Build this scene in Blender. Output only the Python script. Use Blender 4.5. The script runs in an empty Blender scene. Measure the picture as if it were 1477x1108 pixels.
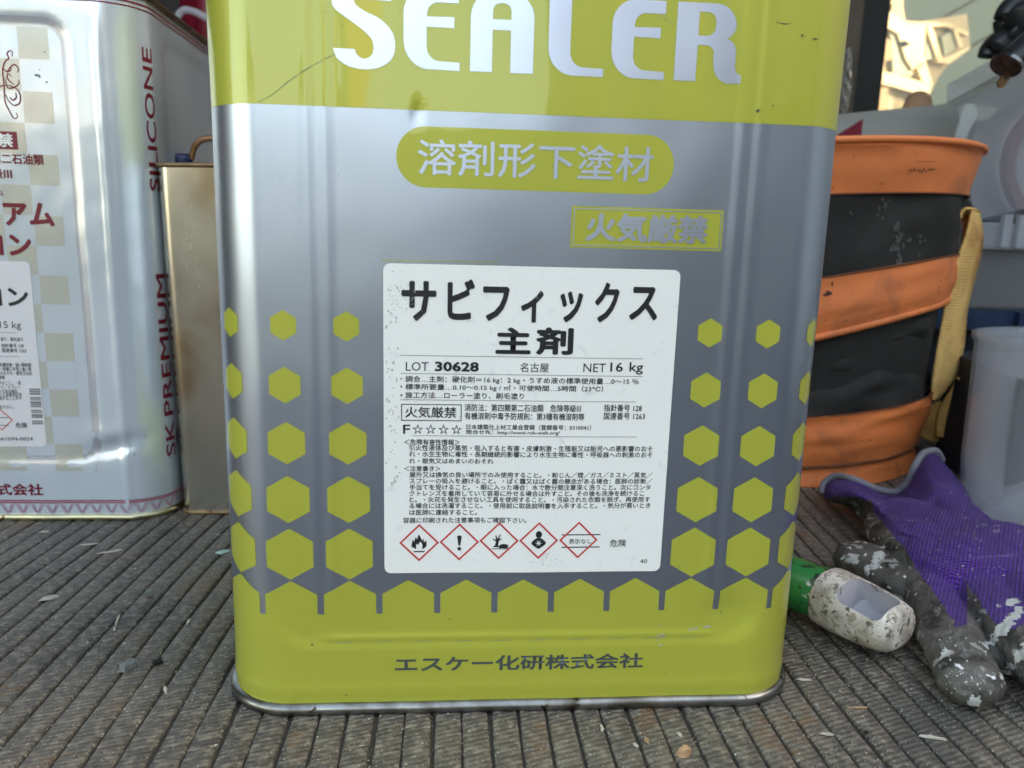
import bpy, bmesh, math, random
import numpy as np
from mathutils import Vector, Euler, Matrix, noise
random.seed(7); RNG = np.random.default_rng(11)
SC = bpy.context.scene; COL = SC.collection
MM = 0.001
# ------------------------------------------------------------------ camera, light, exposure
CAMP = Vector((-29.743, -282.598, 191.866)); CAMR = Euler((1.37546567, -0.0273483587, -0.0757112117), 'XYZ'); FPX = 1109.565
cam = bpy.data.cameras.new('camera'); camo = bpy.data.objects.new('camera', cam); COL.objects.link(camo)
camo.location = CAMP * MM; camo.rotation_euler = CAMR
cam.sensor_fit = 'HORIZONTAL'; cam.sensor_width = 36.0; cam.lens = 36.0 * FPX / 1477.0
cam.clip_start = 0.01; cam.clip_end = 500
cam.dof.use_dof = True; cam.dof.focus_distance = 0.33; cam.dof.aperture_fstop = 14.0
SC.camera = camo
SUN_DIR = Vector((0.85, 0.12, 0.50)).normalized()
w = bpy.data.worlds.new('World'); SC.world = w; w.use_nodes = True
nt = w.node_tree; bg = nt.nodes['Background']; sky = nt.nodes.new('ShaderNodeTexSky')
sky.sky_type = 'NISHITA'; sky.sun_disc = False
sky.sun_elevation = math.asin(SUN_DIR.z); sky.sun_rotation = math.atan2(SUN_DIR.x, SUN_DIR.y)
sky.dust_density = 2.0; sky.air_density = 1.0; sky.altitude = 0
nt.links.new(sky.outputs[0], bg.inputs[0]); bg.inputs[1].default_value = 0.13
sl = bpy.data.lights.new('sun', 'SUN'); sl.energy = 2.0; sl.angle = math.radians(0.5); sl.color = (1.0, 0.9, 0.76)
so = bpy.data.objects.new('sun', sl); COL.objects.link(so); so.rotation_euler = SUN_DIR.to_track_quat('Z', 'Y').to_euler()
vs = SC.view_settings; vs.view_transform = 'Standard'; vs.look = 'None'; vs.gamma = 1.0; vs.exposure = 3.03; vs.use_white_balance = True; vs.white_balance_temperature = 9400; vs.white_balance_tint = 8; vs.use_curve_mapping = False

CM = CAMR.to_matrix()
def ray(px, py): return CM @ Vector(((px - 738.5) / FPX, -(py - 554) / FPX, -1.0))
def atp(px, py, p0, n): d = ray(px, py); return CAMP + d * ((Vector(p0) - CAMP).dot(Vector(n)) / d.dot(Vector(n)))
def at(px, py, Y): d = ray(px, py); return CAMP + d * ((Y - CAMP.y) / d.y)
def fl(px, py, z=0.0): d = ray(px, py); return CAMP + d * ((z - CAMP.z) / d.z)

# ------------------------------------------------------------------ materials
def srgb(r, g, b):
    f = lambda c: (c / 12.92) if c <= 0.04045 else ((c + 0.055) / 1.055) ** 2.4
    return (f(r / 255), f(g / 255), f(b / 255), 1)
def mat(name, col, rough=0.5, metal=0.0, coat=0.0, var=0.0, vscale=40, bump=0.0, bscale=200, spec=0.5, alpha=1.0, sheen=0, stretch=None,
        spots=None, trans=0.0, coatr=0.05, extra=None, grime=None, rvar=0.0):
    """spots = (colour, scale, threshold) hard blotches; grime = (colour, scale, amount) soft ones; stretch = mapping scale of the noises"""
    m = bpy.data.materials.new(name); m.use_nodes = True; N = m.node_tree.nodes; L = m.node_tree.links; b = N['Principled BSDF']
    b.inputs['Base Color'].default_value = col; b.inputs['Roughness'].default_value = rough; b.inputs['Metallic'].default_value = metal
    b.inputs['Coat Weight'].default_value = coat; b.inputs['Coat Roughness'].default_value = coatr
    b.inputs['Specular IOR Level'].default_value = spec; b.inputs['Alpha'].default_value = alpha; b.inputs['Sheen Weight'].default_value = sheen
    b.inputs['Transmission Weight'].default_value = trans
    tc = N.new('ShaderNodeTexCoord'); mp = N.new('ShaderNodeMapping'); L.new(tc.outputs['Object'], mp.inputs[0])
    mp.inputs['Scale'].default_value = stretch or (1, 1, 1)
    cur = None
    def mix(fac, a, c2):
        x = N.new('ShaderNodeMix'); x.data_type = 'RGBA'
        if isinstance(fac, float): x.inputs[0].default_value = fac
        else: L.new(fac, x.inputs[0])
        for i, v in ((6, a), (7, c2)):
            if isinstance(v, tuple): x.inputs[i].default_value = v
            else: L.new(v, x.inputs[i])
        return x.outputs[2]
    def nz(sc, det=6, coords=mp.outputs[0], dist=0.0):
        n = N.new('ShaderNodeTexNoise'); n.inputs['Scale'].default_value = sc; n.inputs['Detail'].default_value = det; n.inputs['Distortion'].default_value = dist
        L.new(coords, n.inputs[0]); return n.outputs['Fac']
    def ramp(v, a, c2):
        r = N.new('ShaderNodeMapRange'); r.inputs[1].default_value = a; r.inputs[2].default_value = c2; L.new(v, r.inputs[0]); return r.outputs[0]
    cur = col
    if var:
        dk = tuple(c * (1 - var) for c in col[:3]) + (1,); lt = tuple(min(1, c * (1 + var)) for c in col[:3]) + (1,)
        cur = mix(ramp(nz(vscale), 0.3, 0.7), dk, lt)
    if grime: cur = mix(ramp(nz(grime[1], 8, tc.outputs['Object'], 0.5), 0.62 - grime[2] * 0.35, 0.85 - grime[2] * 0.25), cur, grime[0])
    if spots:
        for (sc_, ss, th) in spots: cur = mix(ramp(nz(ss, 9, tc.outputs['Object'], 0.3), th, th + 0.03), cur, sc_)
    if not isinstance(cur, tuple): L.new(cur, b.inputs['Base Color'])
    if rvar:
        r = N.new('ShaderNodeMapRange'); L.new(nz(vscale * 1.7), r.inputs[0]); r.inputs[3].default_value = max(0, rough - rvar); r.inputs[4].default_value = rough + rvar
        L.new(r.outputs[0], b.inputs['Roughness'])
    if bump:
        bm_ = N.new('ShaderNodeBump'); bm_.inputs['Strength'].default_value = 1.0; bm_.inputs['Distance'].default_value = bump * MM
        L.new(nz(bscale, 5), bm_.inputs['Height']); L.new(bm_.outputs[0], b.inputs['Normal'])
    if extra: extra(m, N, L, b, tc, nz, ramp, mix)
    return m

def silver_extra(m, N, L, b, tc, nz, ramp, mix):
    mp = N.new('ShaderNodeMapping'); mp.inputs['Scale'].default_value = (1, 1, 26); L.new(tc.outputs['Object'], mp.inputs[0])
    n = N.new('ShaderNodeTexNoise'); n.inputs['Scale'].default_value = 90; n.inputs['Detail'].default_value = 4; L.new(mp.outputs[0], n.inputs[0])
    bp = N.new('ShaderNodeBump'); bp.inputs['Distance'].default_value = 0.000009; L.new(n.outputs['Fac'], bp.inputs['Height']); L.new(bp.outputs[0], b.inputs['Normal'])
M = {}
M['silver'] = mat('silver_tinplate', srgb(186, 197, 214), 0.34, 1.0, extra=silver_extra, coat=0.15, coatr=0.12)
M['green'] = mat('green_ink', srgb(180, 181, 70), 0.36, 0.15, coat=0.7, coatr=0.03, var=0.04, vscale=8, bump=0.011, bscale=700)
M['grayink'] = mat('silver_lettering', srgb(210, 220, 240), 0.35, 1.0, extra=silver_extra)
M['darkgray'] = mat('dark_grey_lettering', srgb(88, 96, 96), 0.3, 0.4)
M['seam'] = mat('seam_metal', srgb(150, 150, 148), 0.33, 1.0, var=0.35, vscale=60, rvar=0.1, grime=(srgb(92, 84, 70), 70, 0.45), spots=[(srgb(70, 60, 50), 140, 0.66)])
M['paper'] = mat('label_paper', srgb(240, 238, 234), 0.4, 0, var=0.012, vscale=60, bump=0.16, bscale=34, grime=(srgb(212, 212, 212), 190, 0.0))
M['black'] = mat('black_print', (0.012, 0.012, 0.014, 1), 0.5, spots=[(srgb(190, 190, 195), 420, 0.72)])
M['hair'] = mat('grey_hairline_print', srgb(120, 120, 124), 0.5)
M['red'] = mat('red_print', srgb(205, 52, 48), 0.5)
M['pearl'] = mat('pearl_white_tin', srgb(222, 233, 244), 0.22, 0.45, coat=0.7, coatr=0.03, var=0.03, vscale=10, bump=0.05, bscale=25)
M['check'] = mat('beige_checker_ink', srgb(206, 205, 196), 0.24, 0.35, coat=0.5)
M['bandgrey'] = mat('pale_grey_ink', srgb(200, 203, 212), 0.24, 0.5, coat=0.5)
M['maroon'] = mat('maroon_ink', srgb(124, 20, 40), 0.35, 0)
M['pinkline'] = mat('pink_ink', srgb(176, 118, 138), 0.4, 0)
M['baretin'] = mat('bare_tinplate', srgb(190, 184, 174), 0.26, 1.0, var=0.16, vscale=9, rvar=0.12, stretch=(1, 1, .35), grime=(srgb(150, 118, 62), 16, 0.35),
                   spots=[(srgb(78, 48, 26), 150, 0.755)])
M['rusty'] = mat('rusty_seam', srgb(140, 112, 84), 0.45, 0.7, var=0.4, vscale=90, spots=[(srgb(84, 50, 28), 120, 0.6)])
M['orange'] = mat('orange_canvas', srgb(244, 132, 74), 0.6, 0, var=0.08, vscale=30, bump=0.25, bscale=700, coat=0.1, coatr=0.4, grime=(srgb(176, 98, 64), 22, 0.2), spots=[(srgb(70, 50, 40), 60, 0.76)])
M['blackcloth'] = mat('black_canvas', srgb(38, 35, 33), 0.8, 0, var=0.3, vscale=30, bump=0.35, bscale=600, spots=[(srgb(104, 102, 98), 40, 0.70)])
M['webbing'] = mat('cream_webbing', srgb(206, 168, 104), 0.8, 0, var=0.12, vscale=40)
M['hem'] = mat('grey_hem', srgb(128, 126, 134), 0.8, bump=0.3, bscale=900)
M['stitch'] = mat('orange_stitching', srgb(112, 62, 38), 0.8)
M['navy'] = mat('navy_panel', (0.008, 0.012, 0.022, 1), 0.7)  # near-black; also stands in for the shade under the rail
M['bluerail'] = mat('blue_painted_rail', srgb(30, 52, 82), 0.45, 0.2, var=0.3, vscale=30, spots=[(srgb(110, 112, 110), 70, 0.7)])
M['frost'] = mat('frosted_plastic', srgb(186, 188, 194), 0.3, 0, alpha=0.5, bump=0.3, bscale=40, var=0.06, vscale=12)
M['frost2'] = mat('clear_plastic', srgb(205, 208, 215), 0.16, 0, alpha=0.2, bump=0.4, bscale=50)
M['cup'] = mat('cup_plastic', srgb(206, 208, 214), 0.16, 0, alpha=0.22, coat=0.5, bump=0.2, bscale=60)
M['rollwhite'] = mat('white_paper_roll', srgb(206, 196, 200), 0.8)
M['rollred'] = mat('dusky_red_tape', srgb(150, 104, 108), 0.7)
M['plugblk'] = mat('black_rubber', (0.02, 0.02, 0.022, 1), 0.4, bump=0.1)
M['brass'] = mat('worn_brass', srgb(150, 112, 84), 0.35, 1.0, var=0.2)
M['rubber'] = mat('black_seal', (0.008, 0.009, 0.008, 1), 0.5)
M['brown'] = mat('brown_trim', srgb(84, 72, 62), 0.6, var=0.2, vscale=12)
M['plank'] = mat('grey_weathered_board', srgb(148, 146, 140), 0.6, 0, var=0.12, vscale=14, stretch=(.3, 1, 3), bump=0.4, bscale=40, spots=[(srgb(60, 58, 56), 24, 0.72)])
M['crimson'] = mat('crimson_plastic', srgb(120, 16, 38), 0.4)
M['wrap'] = mat('clear_wrap', srgb(215, 216, 214), 0.1, 0, alpha=0.35, bump=3.0, bscale=30)
M['blue'] = mat('blue_plastic', srgb(12, 36, 84), 0.4)
M['siding'] = mat('pale_green_siding', srgb(122, 134, 106), 0.6, var=0.05, vscale=1.5)
M['cream'] = mat('cream_plaster', srgb(158, 148, 112), 0.8, var=0.05, vscale=2)
M['beam'] = mat('ivory_beam', srgb(206, 186, 140), 0.7)
M['tan'] = mat('tan_render', srgb(140, 116, 78), 0.8, var=0.15, vscale=2)
M['darkgreen'] = mat('dark_foliage', srgb(34, 48, 40), 0.8, var=0.5, vscale=4)
M['vanmetal'] = mat('van_inner_panel', srgb(170, 170, 168), 0.5, 0.1, var=0.1, vscale=3)
M['vandark'] = mat('dark_van_lining', srgb(58, 53, 49), 0.7, var=0.2, vscale=4)
M['handlegreen'] = mat('green_handle_plastic', srgb(20, 120, 62), 0.35, 0, var=0.2, vscale=60, coat=0.2, spots=[(srgb(30, 56, 40), 110, 0.57), (srgb(196, 200, 196), 130, 0.67)])
M['handlewhite'] = mat('paint_spattered_white_plastic', srgb(214, 205, 197), 0.45, 0, var=0.1, vscale=60, bump=0.45, bscale=200,
                       grime=(srgb(150, 138, 124), 90, 0.75), spots=[(srgb(158, 147, 134), 230, 0.57), (srgb(98, 90, 82), 330, 0.60), (srgb(60, 56, 52), 420, 0.635), (srgb(46, 44, 42), 120, 0.70), (srgb(168, 46, 34), 190, 0.755)])
M['handlecup'] = mat('worn_grey_plastic', srgb(172, 168, 174), 0.5, 0, var=0.1, vscale=60, spots=[(srgb(120, 114, 116), 150, 0.66)])
M['flake'] = mat('dried_paint_flake', srgb(176, 168, 154), 0.6, var=0.2, vscale=200)
M['flakegrey'] = mat('grey_chip', srgb(110, 114, 112), 0.7)
M['flakemint'] = mat('mint_paint_chip', srgb(158, 192, 180), 0.6)
M['pebble'] = mat('tan_pebble', srgb(176, 140, 104), 0.7, var=0.3, vscale=300)
M['paintwhite'] = mat('dried_white_paint', srgb(182, 182, 178), 0.55, 0, var=0.08, vscale=120, bump=0.5, bscale=300, spots=[(srgb(110, 108, 104), 160, 0.60)])
M['hedge'] = mat('hedge_leaves', (0.02, 0.03, 0.012, 1), 0.9, var=0.5, vscale=6)
M['asphalt'] = mat('asphalt', (0.035, 0.037, 0.042, 1), 0.9, var=0.2, vscale=3)
M['housewhite'] = mat('white_render', srgb(212, 206, 192), 0.8, var=0.05, vscale=1)
M['housegrey'] = mat('grey_render', srgb(120, 118, 116), 0.8, var=0.1, vscale=1)
M['orangeplaster'] = mat('ochre_render', srgb(226, 160, 70), 0.8, var=0.1, vscale=1)

def rubber_extra(m, N, L, b, tc, nz, ramp, mix):
    # fine cross ribbing pressed into every strip (relief) + dust, rust and paint stains
    tw = N.new('ShaderNodeTexCoord')
    geo = N.new('ShaderNodeNewGeometry')
    mp = N.new('ShaderNodeMapping'); mp.inputs['Rotation'].default_value = (0, 0, math.radians(-17)); L.new(geo.outputs['Position'], mp.inputs[0])
    wv = N.new('ShaderNodeTexWave'); wv.bands_direction = 'Y'; wv.inputs['Scale'].default_value = 122; wv.inputs['Distortion'].default_value = 1.1
    wv.inputs['Detail'].default_value = 3; wv.inputs['Detail Scale'].default_value = 5.0; L.new(mp.outputs[0], wv.inputs[0])
    def n2(sc, det=8, d=0.4):
        n = N.new('ShaderNodeTexNoise'); n.inputs['Scale'].default_value = sc; n.inputs['Detail'].default_value = det; n.inputs['Distortion'].default_value = d
        L.new(geo.outputs['Position'], n.inputs[0]); return n.outputs['Fac']
    fine = n2(900, 6)
    add = N.new('ShaderNodeMath'); add.operation = 'MULTIPLY_ADD'; add.inputs[1].default_value = 0.9; L.new(fine, add.inputs[0]); L.new(wv.outputs['Fac'], add.inputs[2])
    bp = N.new('ShaderNodeBump'); bp.inputs['Distance'].default_value = 0.00026; L.new(add.outputs[0], bp.inputs['Height']); L.new(bp.outputs[0], b.inputs['Normal'])
    c = mix(ramp(n2(14), 0.35, 0.7), srgb(70, 66, 62), srgb(99, 92, 83))
    c = mix(ramp(n2(260, 8), 0.45, 0.72), c, srgb(138, 128, 114))
    lo = N.new('ShaderNodeMath'); lo.operation = 'MULTIPLY'; lo.inputs[1].default_value = 0.34; L.new(ramp(wv.outputs['Fac'], 0.5, 0.0), lo.inputs[0])
    c = mix(lo.outputs[0], c, srgb(66, 62, 57))
    c = mix(ramp(n2(9, 3), 0.62, 0.74), c, srgb(74, 72, 68))
    r1 = N.new('ShaderNodeMath'); r1.operation = 'MULTIPLY'; L.new(ramp(n2(28, 5), 0.56, 0.68), r1.inputs[0]); L.new(ramp(n2(200, 5), 0.4, 0.65), r1.inputs[1])
    c = mix(r1.outputs[0], c, srgb(112, 84, 60))
    c = mix(ramp(n2(1300, 3, 0), 0.665, 0.69), c, srgb(206, 203, 196))
    c = mix(ramp(n2(420, 4, 0.6), 0.70, 0.72), c, srgb(190, 188, 182))
    L.new(c, b.inputs['Base Color'])
M['rubbermat'] = mat('dusty_ribbed_rubber', srgb(80, 78, 74), 0.55, extra=rubber_extra)
M['matbase'] = mat('rubber_groove', srgb(50, 46, 42), 0.8, var=0.3, vscale=300)

def weave_extra(dirn, sc, dist):
    def f(m, N, L, b, tc, nz, ramp, mix):
        wv = N.new('ShaderNodeTexWave'); wv.bands_direction = dirn; wv.inputs['Scale'].default_value = sc; wv.inputs['Distortion'].default_value = 1.2
        L.new(tc.outputs['Object'], wv.inputs[0])
        bp = N.new('ShaderNodeBump'); bp.inputs['Distance'].default_value = dist; L.new(wv.outputs['Fac'], bp.inputs['Height']); L.new(bp.outputs[0], b.inputs['Normal'])
    return f
M['webbing'] = mat('cream_webbing', srgb(250, 196, 120), 0.8, 0, var=0.12, vscale=40, extra=weave_extra('Z', 130, 0.0006), grime=(srgb(170, 104, 48), 20, 0.4))
def knit_extra(m, N, L, b, tc, nz, ramp, mix):
    mp = N.new('ShaderNodeMapping'); mp.inputs['Rotation'].default_value = (0, 0, math.radians(38)); L.new(tc.outputs['Object'], mp.inputs[0])
    wv = N.new('ShaderNodeTexWave'); wv.bands_direction = 'X'; wv.inputs['Scale'].default_value = 175; wv.inputs['Distortion'].default_value = 1.5; wv.inputs['Detail Scale'].default_value = 0.6; L.new(mp.outputs[0], wv.inputs[0])
    wu = N.new('ShaderNodeTexWave'); wu.bands_direction = 'Y'; wu.inputs['Scale'].default_value = 300; wu.inputs['Distortion'].default_value = 1.0; L.new(mp.outputs[0], wu.inputs[0])
    ad = N.new('ShaderNodeMath'); ad.operation = 'ADD'; L.new(wv.outputs['Fac'], ad.inputs[0]); L.new(wu.outputs['Fac'], ad.inputs[1])
    L.new(mix(ramp(ad.outputs[0], 1.1, 0.35), b.inputs['Base Color'].links[0].from_socket, srgb(44, 20, 84)), b.inputs['Base Color'])
    bp = N.new('ShaderNodeBump'); bp.inputs['Distance'].default_value = 0.0006; L.new(ad.outputs[0], bp.inputs['Height']); L.new(bp.outputs[0], b.inputs['Normal'])
M['knit'] = mat('purple_knit', srgb(84, 38, 142), 0.85, 0, var=0.22, vscale=30, sheen=0.08, extra=knit_extra, grime=(srgb(130, 100, 170), 26, 0.12), spots=[(srgb(206, 200, 214), 110, 0.70)])
M['nitrile'] = mat('grey_nitrile', srgb(82, 79, 74), 0.55, 0, var=0.3, vscale=90, bump=0.7, bscale=420, spots=[(srgb(52, 50, 48), 45, 0.56), (srgb(140, 138, 134), 120, 0.60), (srgb(214, 214, 214), 210, 0.665)])

# ------------------------------------------------------------------ object helpers
def link(name, me, m=None, parent=None):
    o = bpy.data.objects.new(name, me); COL.objects.link(o)
    if m is not None and me is not None:
        for q in (m if isinstance(m, (list, tuple)) else [m]): me.materials.append(q)
    if parent is not None: o.parent = parent
    return o
def tag(o, label=None, cat=None, group=None, kind=None):
    if label: o['label'] = label
    if cat: o['category'] = cat
    if group: o['group'] = group
    if kind: o['kind'] = kind
    return o
def thing(name, label, cat, loc=(0, 0, 0), group=None):
    o = link(name, None); o.location = Vector(loc) * MM; o.empty_display_size = 0.02
    return tag(o, label, cat, group)
def bm_obj(name, bm, m, parent=None, smooth=False, sub=None):
    """bm in mm"""
    for v in bm.verts: v.co *= MM
    if parent is not None and sub is not False:
        off = parent_world(parent)
        for v in bm.verts: v.co -= off
    bmesh.ops.recalc_face_normals(bm, faces=bm.faces)
    me = bpy.data.meshes.new(name); bm.to_mesh(me); bm.free()
    if smooth: me.polygons.foreach_set('use_smooth', [True] * len(me.polygons))
    return link(name, me, m, parent)
def parent_world(p):
    v = Vector((0, 0, 0))
    while p is not None: v += p.location; p = p.parent
    return v
def np_obj(name, V, F, m, parent=None, smooth=False):
    """V Nx3 world mm, F list of faces"""
    V = np.asarray(V, float) * MM
    if parent is not None: V = V - np.array(parent_world(parent))
    me = bpy.data.meshes.new(name); me.from_pydata(V.tolist(), [], F); me.update()
    if smooth: me.polygons.foreach_set('use_smooth', [True] * len(me.polygons))
    return link(name, me, m, parent)
def box_bm(x0, x1, y0, y1, z0, z1, bev=0.0, bm=None, rot=None):
    own = bm is None; bm = bm or bmesh.new()
    vs_ = [bm.verts.new((x, y, z)) for x in (x0, x1) for y in (y0, y1) for z in (z0, z1)]
    fs = [bm.faces.new([vs_[i] for i in q]) for q in ((0, 1, 3, 2), (4, 6, 7, 5), (0, 4, 5, 1), (2, 3, 7, 6), (0, 2, 6, 4), (1, 5, 7, 3))]
    if rot:
        c = Vector(((x0 + x1) / 2, (y0 + y1) / 2, (z0 + z1) / 2)); bmesh.ops.rotate(bm, verts=vs_, cent=c, matrix=Euler(rot).to_matrix())
    if bev:
        bmesh.ops.recalc_face_normals(bm, faces=fs)
        bmesh.ops.bevel(bm, geom=list({e for f in fs for e in f.edges}), offset=bev, segments=2, affect='EDGES', profile=0.7)
    return bm
def hull8(T, B):
    """closed box from 4 top and 4 bottom corners"""
    bm = bmesh.new(); a = [bm.verts.new(p) for p in T]; b = [bm.verts.new(p) for p in B]
    bm.faces.new(a); bm.faces.new(b[::-1])
    for i in range(4): j = (i + 1) % 4; bm.faces.new((a[i], b[i], b[j], a[j]))
    return bm
def prism(pts, d):
    """pts: world points of an outline, extruded by vector d"""
    bm = bmesh.new(); a = [bm.verts.new(p) for p in pts]; b = [bm.verts.new(Vector(p) + Vector(d)) for p in pts]
    bm.faces.new(a); bm.faces.new(b[::-1]); n = len(a)
    for i in range(n): j = (i + 1) % n; bm.faces.new((a[i], b[i], b[j], a[j]))
    bmesh.ops.triangulate(bm, faces=[f for f in bm.faces if len(f.verts) > 4])
    return bm
def tube(path, rad, n=12, flat=1.0, bm=None, up=Vector((0, 0, 1)), cap=True, frames=None):
    """loft of ellipses; rad: number or list of (half width, half height); closed caps rounded"""
    bm = bm or bmesh.new(); path = [Vector(p) for p in path]; k = len(path)
    R = [(r, r * flat) if not isinstance(r, (tuple, list)) else r for r in (rad if isinstance(rad, list) else [rad] * k)]
    rings = []
    for i, p in enumerate(path):
        t = (path[min(i + 1, k - 1)] - path[max(i - 1, 0)]).normalized()
        s = t.cross(up)
        if s.length < 1e-3: s = t.cross(Vector((1, 0, 0)))
        s.normalize(); u = s.cross(t).normalized()
        rings.append([bm.verts.new(p + s * (R[i][0] * math.cos(a)) + u * (R[i][1] * math.sin(a))) for a in [2 * math.pi * j / n for j in range(n)]])
    for a, b in zip(rings, rings[1:]):
        for j in range(n): bm.faces.new((a[j], a[(j + 1) % n], b[(j + 1) % n], b[j]))
    if cap:
        bm.faces.new(rings[0][::-1]); bm.faces.new(rings[-1])
    return bm
def spline(P, n=6):
    """Catmull-Rom through tuples of any length"""
    P = [np.array(p, float) for p in P]; out = []
    for i in range(len(P) - 1):
        a = P[max(i - 1, 0)]; b = P[i]; c = P[i + 1]; d = P[min(i + 2, len(P) - 1)]
        for j in range(n):
            t = j / n; out.append(0.5 * ((2 * b) + (c - a) * t + (2 * a - 5 * b + 4 * c - d) * t * t + (3 * b - a - 3 * c + d) * t ** 3))
    out.append(P[-1]); return out
def grid_faces(nr, nc, closed=False):
    F = []
    for i in range(nr - 1):
        for j in range(nc if closed else nc - 1):
            a = i * nc + j; b = i * nc + (j + 1) % nc; F.append((a, b, b + nc, a + nc))
    return F

# ------------------------------------------------------------------ flat outlines (curves with holes, text) -> bmesh in (x, z) plane
def curve_bm(polys, res=2):
    cu = bpy.data.curves.new('outline', 'CURVE'); cu.dimensions = '2D'; cu.fill_mode = 'BOTH'; cu.resolution_u = res
    for P in polys:
        sp = cu.splines.new('POLY'); sp.points.add(len(P) - 1)
        for q, p in zip(sp.points, P): q.co = (p[0], p[1], 0, 1)
        sp.use_cyclic_u = True
    o = bpy.data.objects.new('outline', cu); me = bpy.data.meshes.new_from_object(o)
    bm = bmesh.new(); bm.from_mesh(me); bpy.data.objects.remove(o); bpy.data.curves.remove(cu); bpy.data.meshes.remove(me); return bm
_tc = {}
def text_bm(s, x0, x1, z0, z1, bold=0.0, res=2, spacing=1.0, rot=0, shear=0.0):
    """text squeezed into the box x0..x1, z0..z1"""
    cu = bpy.data.curves.new('txt', 'FONT'); cu.body = s; cu.resolution_u = res; cu.space_character = spacing; cu.shear = shear
    o = bpy.data.objects.new('txt', cu); me = bpy.data.meshes.new_from_object(o)
    bm = bmesh.new(); bm.from_mesh(me); bpy.data.objects.remove(o); bpy.data.curves.remove(cu); bpy.data.meshes.remove(me)
    if rot:
        for v in bm.verts: v.co = Vector((-v.co.y, v.co.x, 0)) if rot == 90 else v.co
    if bold:      # heavier strokes: shifted copies of the letters, each a hair above the last
        K_ = 8 if bold > 0.019 else 3; base = bpy.data.meshes.new('b'); bm.to_mesh(base)
        for i in range(K_):
            n0 = len(bm.verts); bm.from_mesh(base); bm.verts.ensure_lookup_table(); a = 2 * math.pi * i / K_
            for v in bm.verts[n0:]: v.co += Vector((bold * math.cos(a), bold * math.sin(a), 0.012 * (i + 1)))
        bpy.data.meshes.remove(base)
    xs = [v.co.x for v in bm.verts]; ys = [v.co.y for v in bm.verts]
    a, b, c, d = min(xs), max(xs), min(ys), max(ys)
    for v in bm.verts: v.co = Vector((x0 + (v.co.x - a) / (b - a) * (x1 - x0), z0 + (v.co.y - c) / max(1e-6, d - c) * (z1 - z0), v.co.z))
    return bm
def join_bm(*bms):
    r = bmesh.new()
    for b in bms:
        me = bpy.data.meshes.new('tmp'); b.to_mesh(me); b.free(); r.from_mesh(me); bpy.data.meshes.remove(me)
    return r
def rrect(x0, x1, z0, z1, r, n=6):
    P = []
    for cx, cz, a0 in ((x1 - r, z1 - r, 0), (x0 + r, z1 - r, 90), (x0 + r, z0 + r, 180), (x1 - r, z0 + r, 270)):
        for k in range(n + 1): a = math.radians(a0 + 90 * k / n); P.append((cx + r * math.cos(a), cz + r * math.sin(a)))
    return P
def slice_bm(bm, sx, sz):
    xs = [v.co.x for v in bm.verts]; ys = [v.co.y for v in bm.verts]
    for lo, hi, st, ax in ((min(xs), max(xs), sx, 0), (min(ys), max(ys), sz, 1)):
        if not st: continue
        k = math.ceil(lo / st) * st
        while k < hi:
            n = Vector((1, 0, 0)) if ax == 0 else Vector((0, 1, 0))
            bmesh.ops.bisect_plane(bm, geom=list(bm.verts) + list(bm.edges) + list(bm.faces), plane_co=n * k, plane_no=n, dist=1e-5)
            k += st
    return bm

# ------------------------------------------------------------------ square tin geometry
def stick(name, host, blobs, m, off=0.25, parent=None, n=10):
    """thin irregular patches laid on the surface of other meshes; blobs: (px, py, rx, ry) seen from the camera"""
    from mathutils.bvhtree import BVHTree
    trees = []
    for o in host:
        w0 = parent_world(o); vs_ = [v.co + w0 for v in o.data.vertices]; trees.append(BVHTree.FromPolygons(vs_, [tuple(p.vertices) for p in o.data.polygons]))
    def hit_(px, py):
        d = ray(px, py).normalized(); best = None
        for t_ in trees:
            r = t_.ray_cast(CAMP * MM, d)
            if r[0] is not None and (best is None or r[3] < best[2]): best = (r[0], r[1], r[3])
        if best is None: return None
        nn = best[1] if best[1].dot(d) < 0 else -best[1]
        return best[0] / MM + nn * off
    V = []; F = []
    for px, py, rx, ry in blobs:
        c = hit_(px, py)
        if c is None: continue
        ring_ = []
        for i in range(n):
            a = 2 * math.pi * i / n; k = random.uniform(.5, 1.15); q = hit_(px + rx * k * math.cos(a), py + ry * k * math.sin(a))
            if q is None or (q - c).length > 30: ring_ = None; break
            ring_.append(q)
        if not ring_: continue
        b0 = len(V); V += [c] + ring_; F += [(b0, b0 + 1 + i, b0 + 1 + (i + 1) % n) for i in range(n)]
    return tag(np_obj(name, [tuple(v) for v in V], F, m, parent), kind='stuff')
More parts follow.
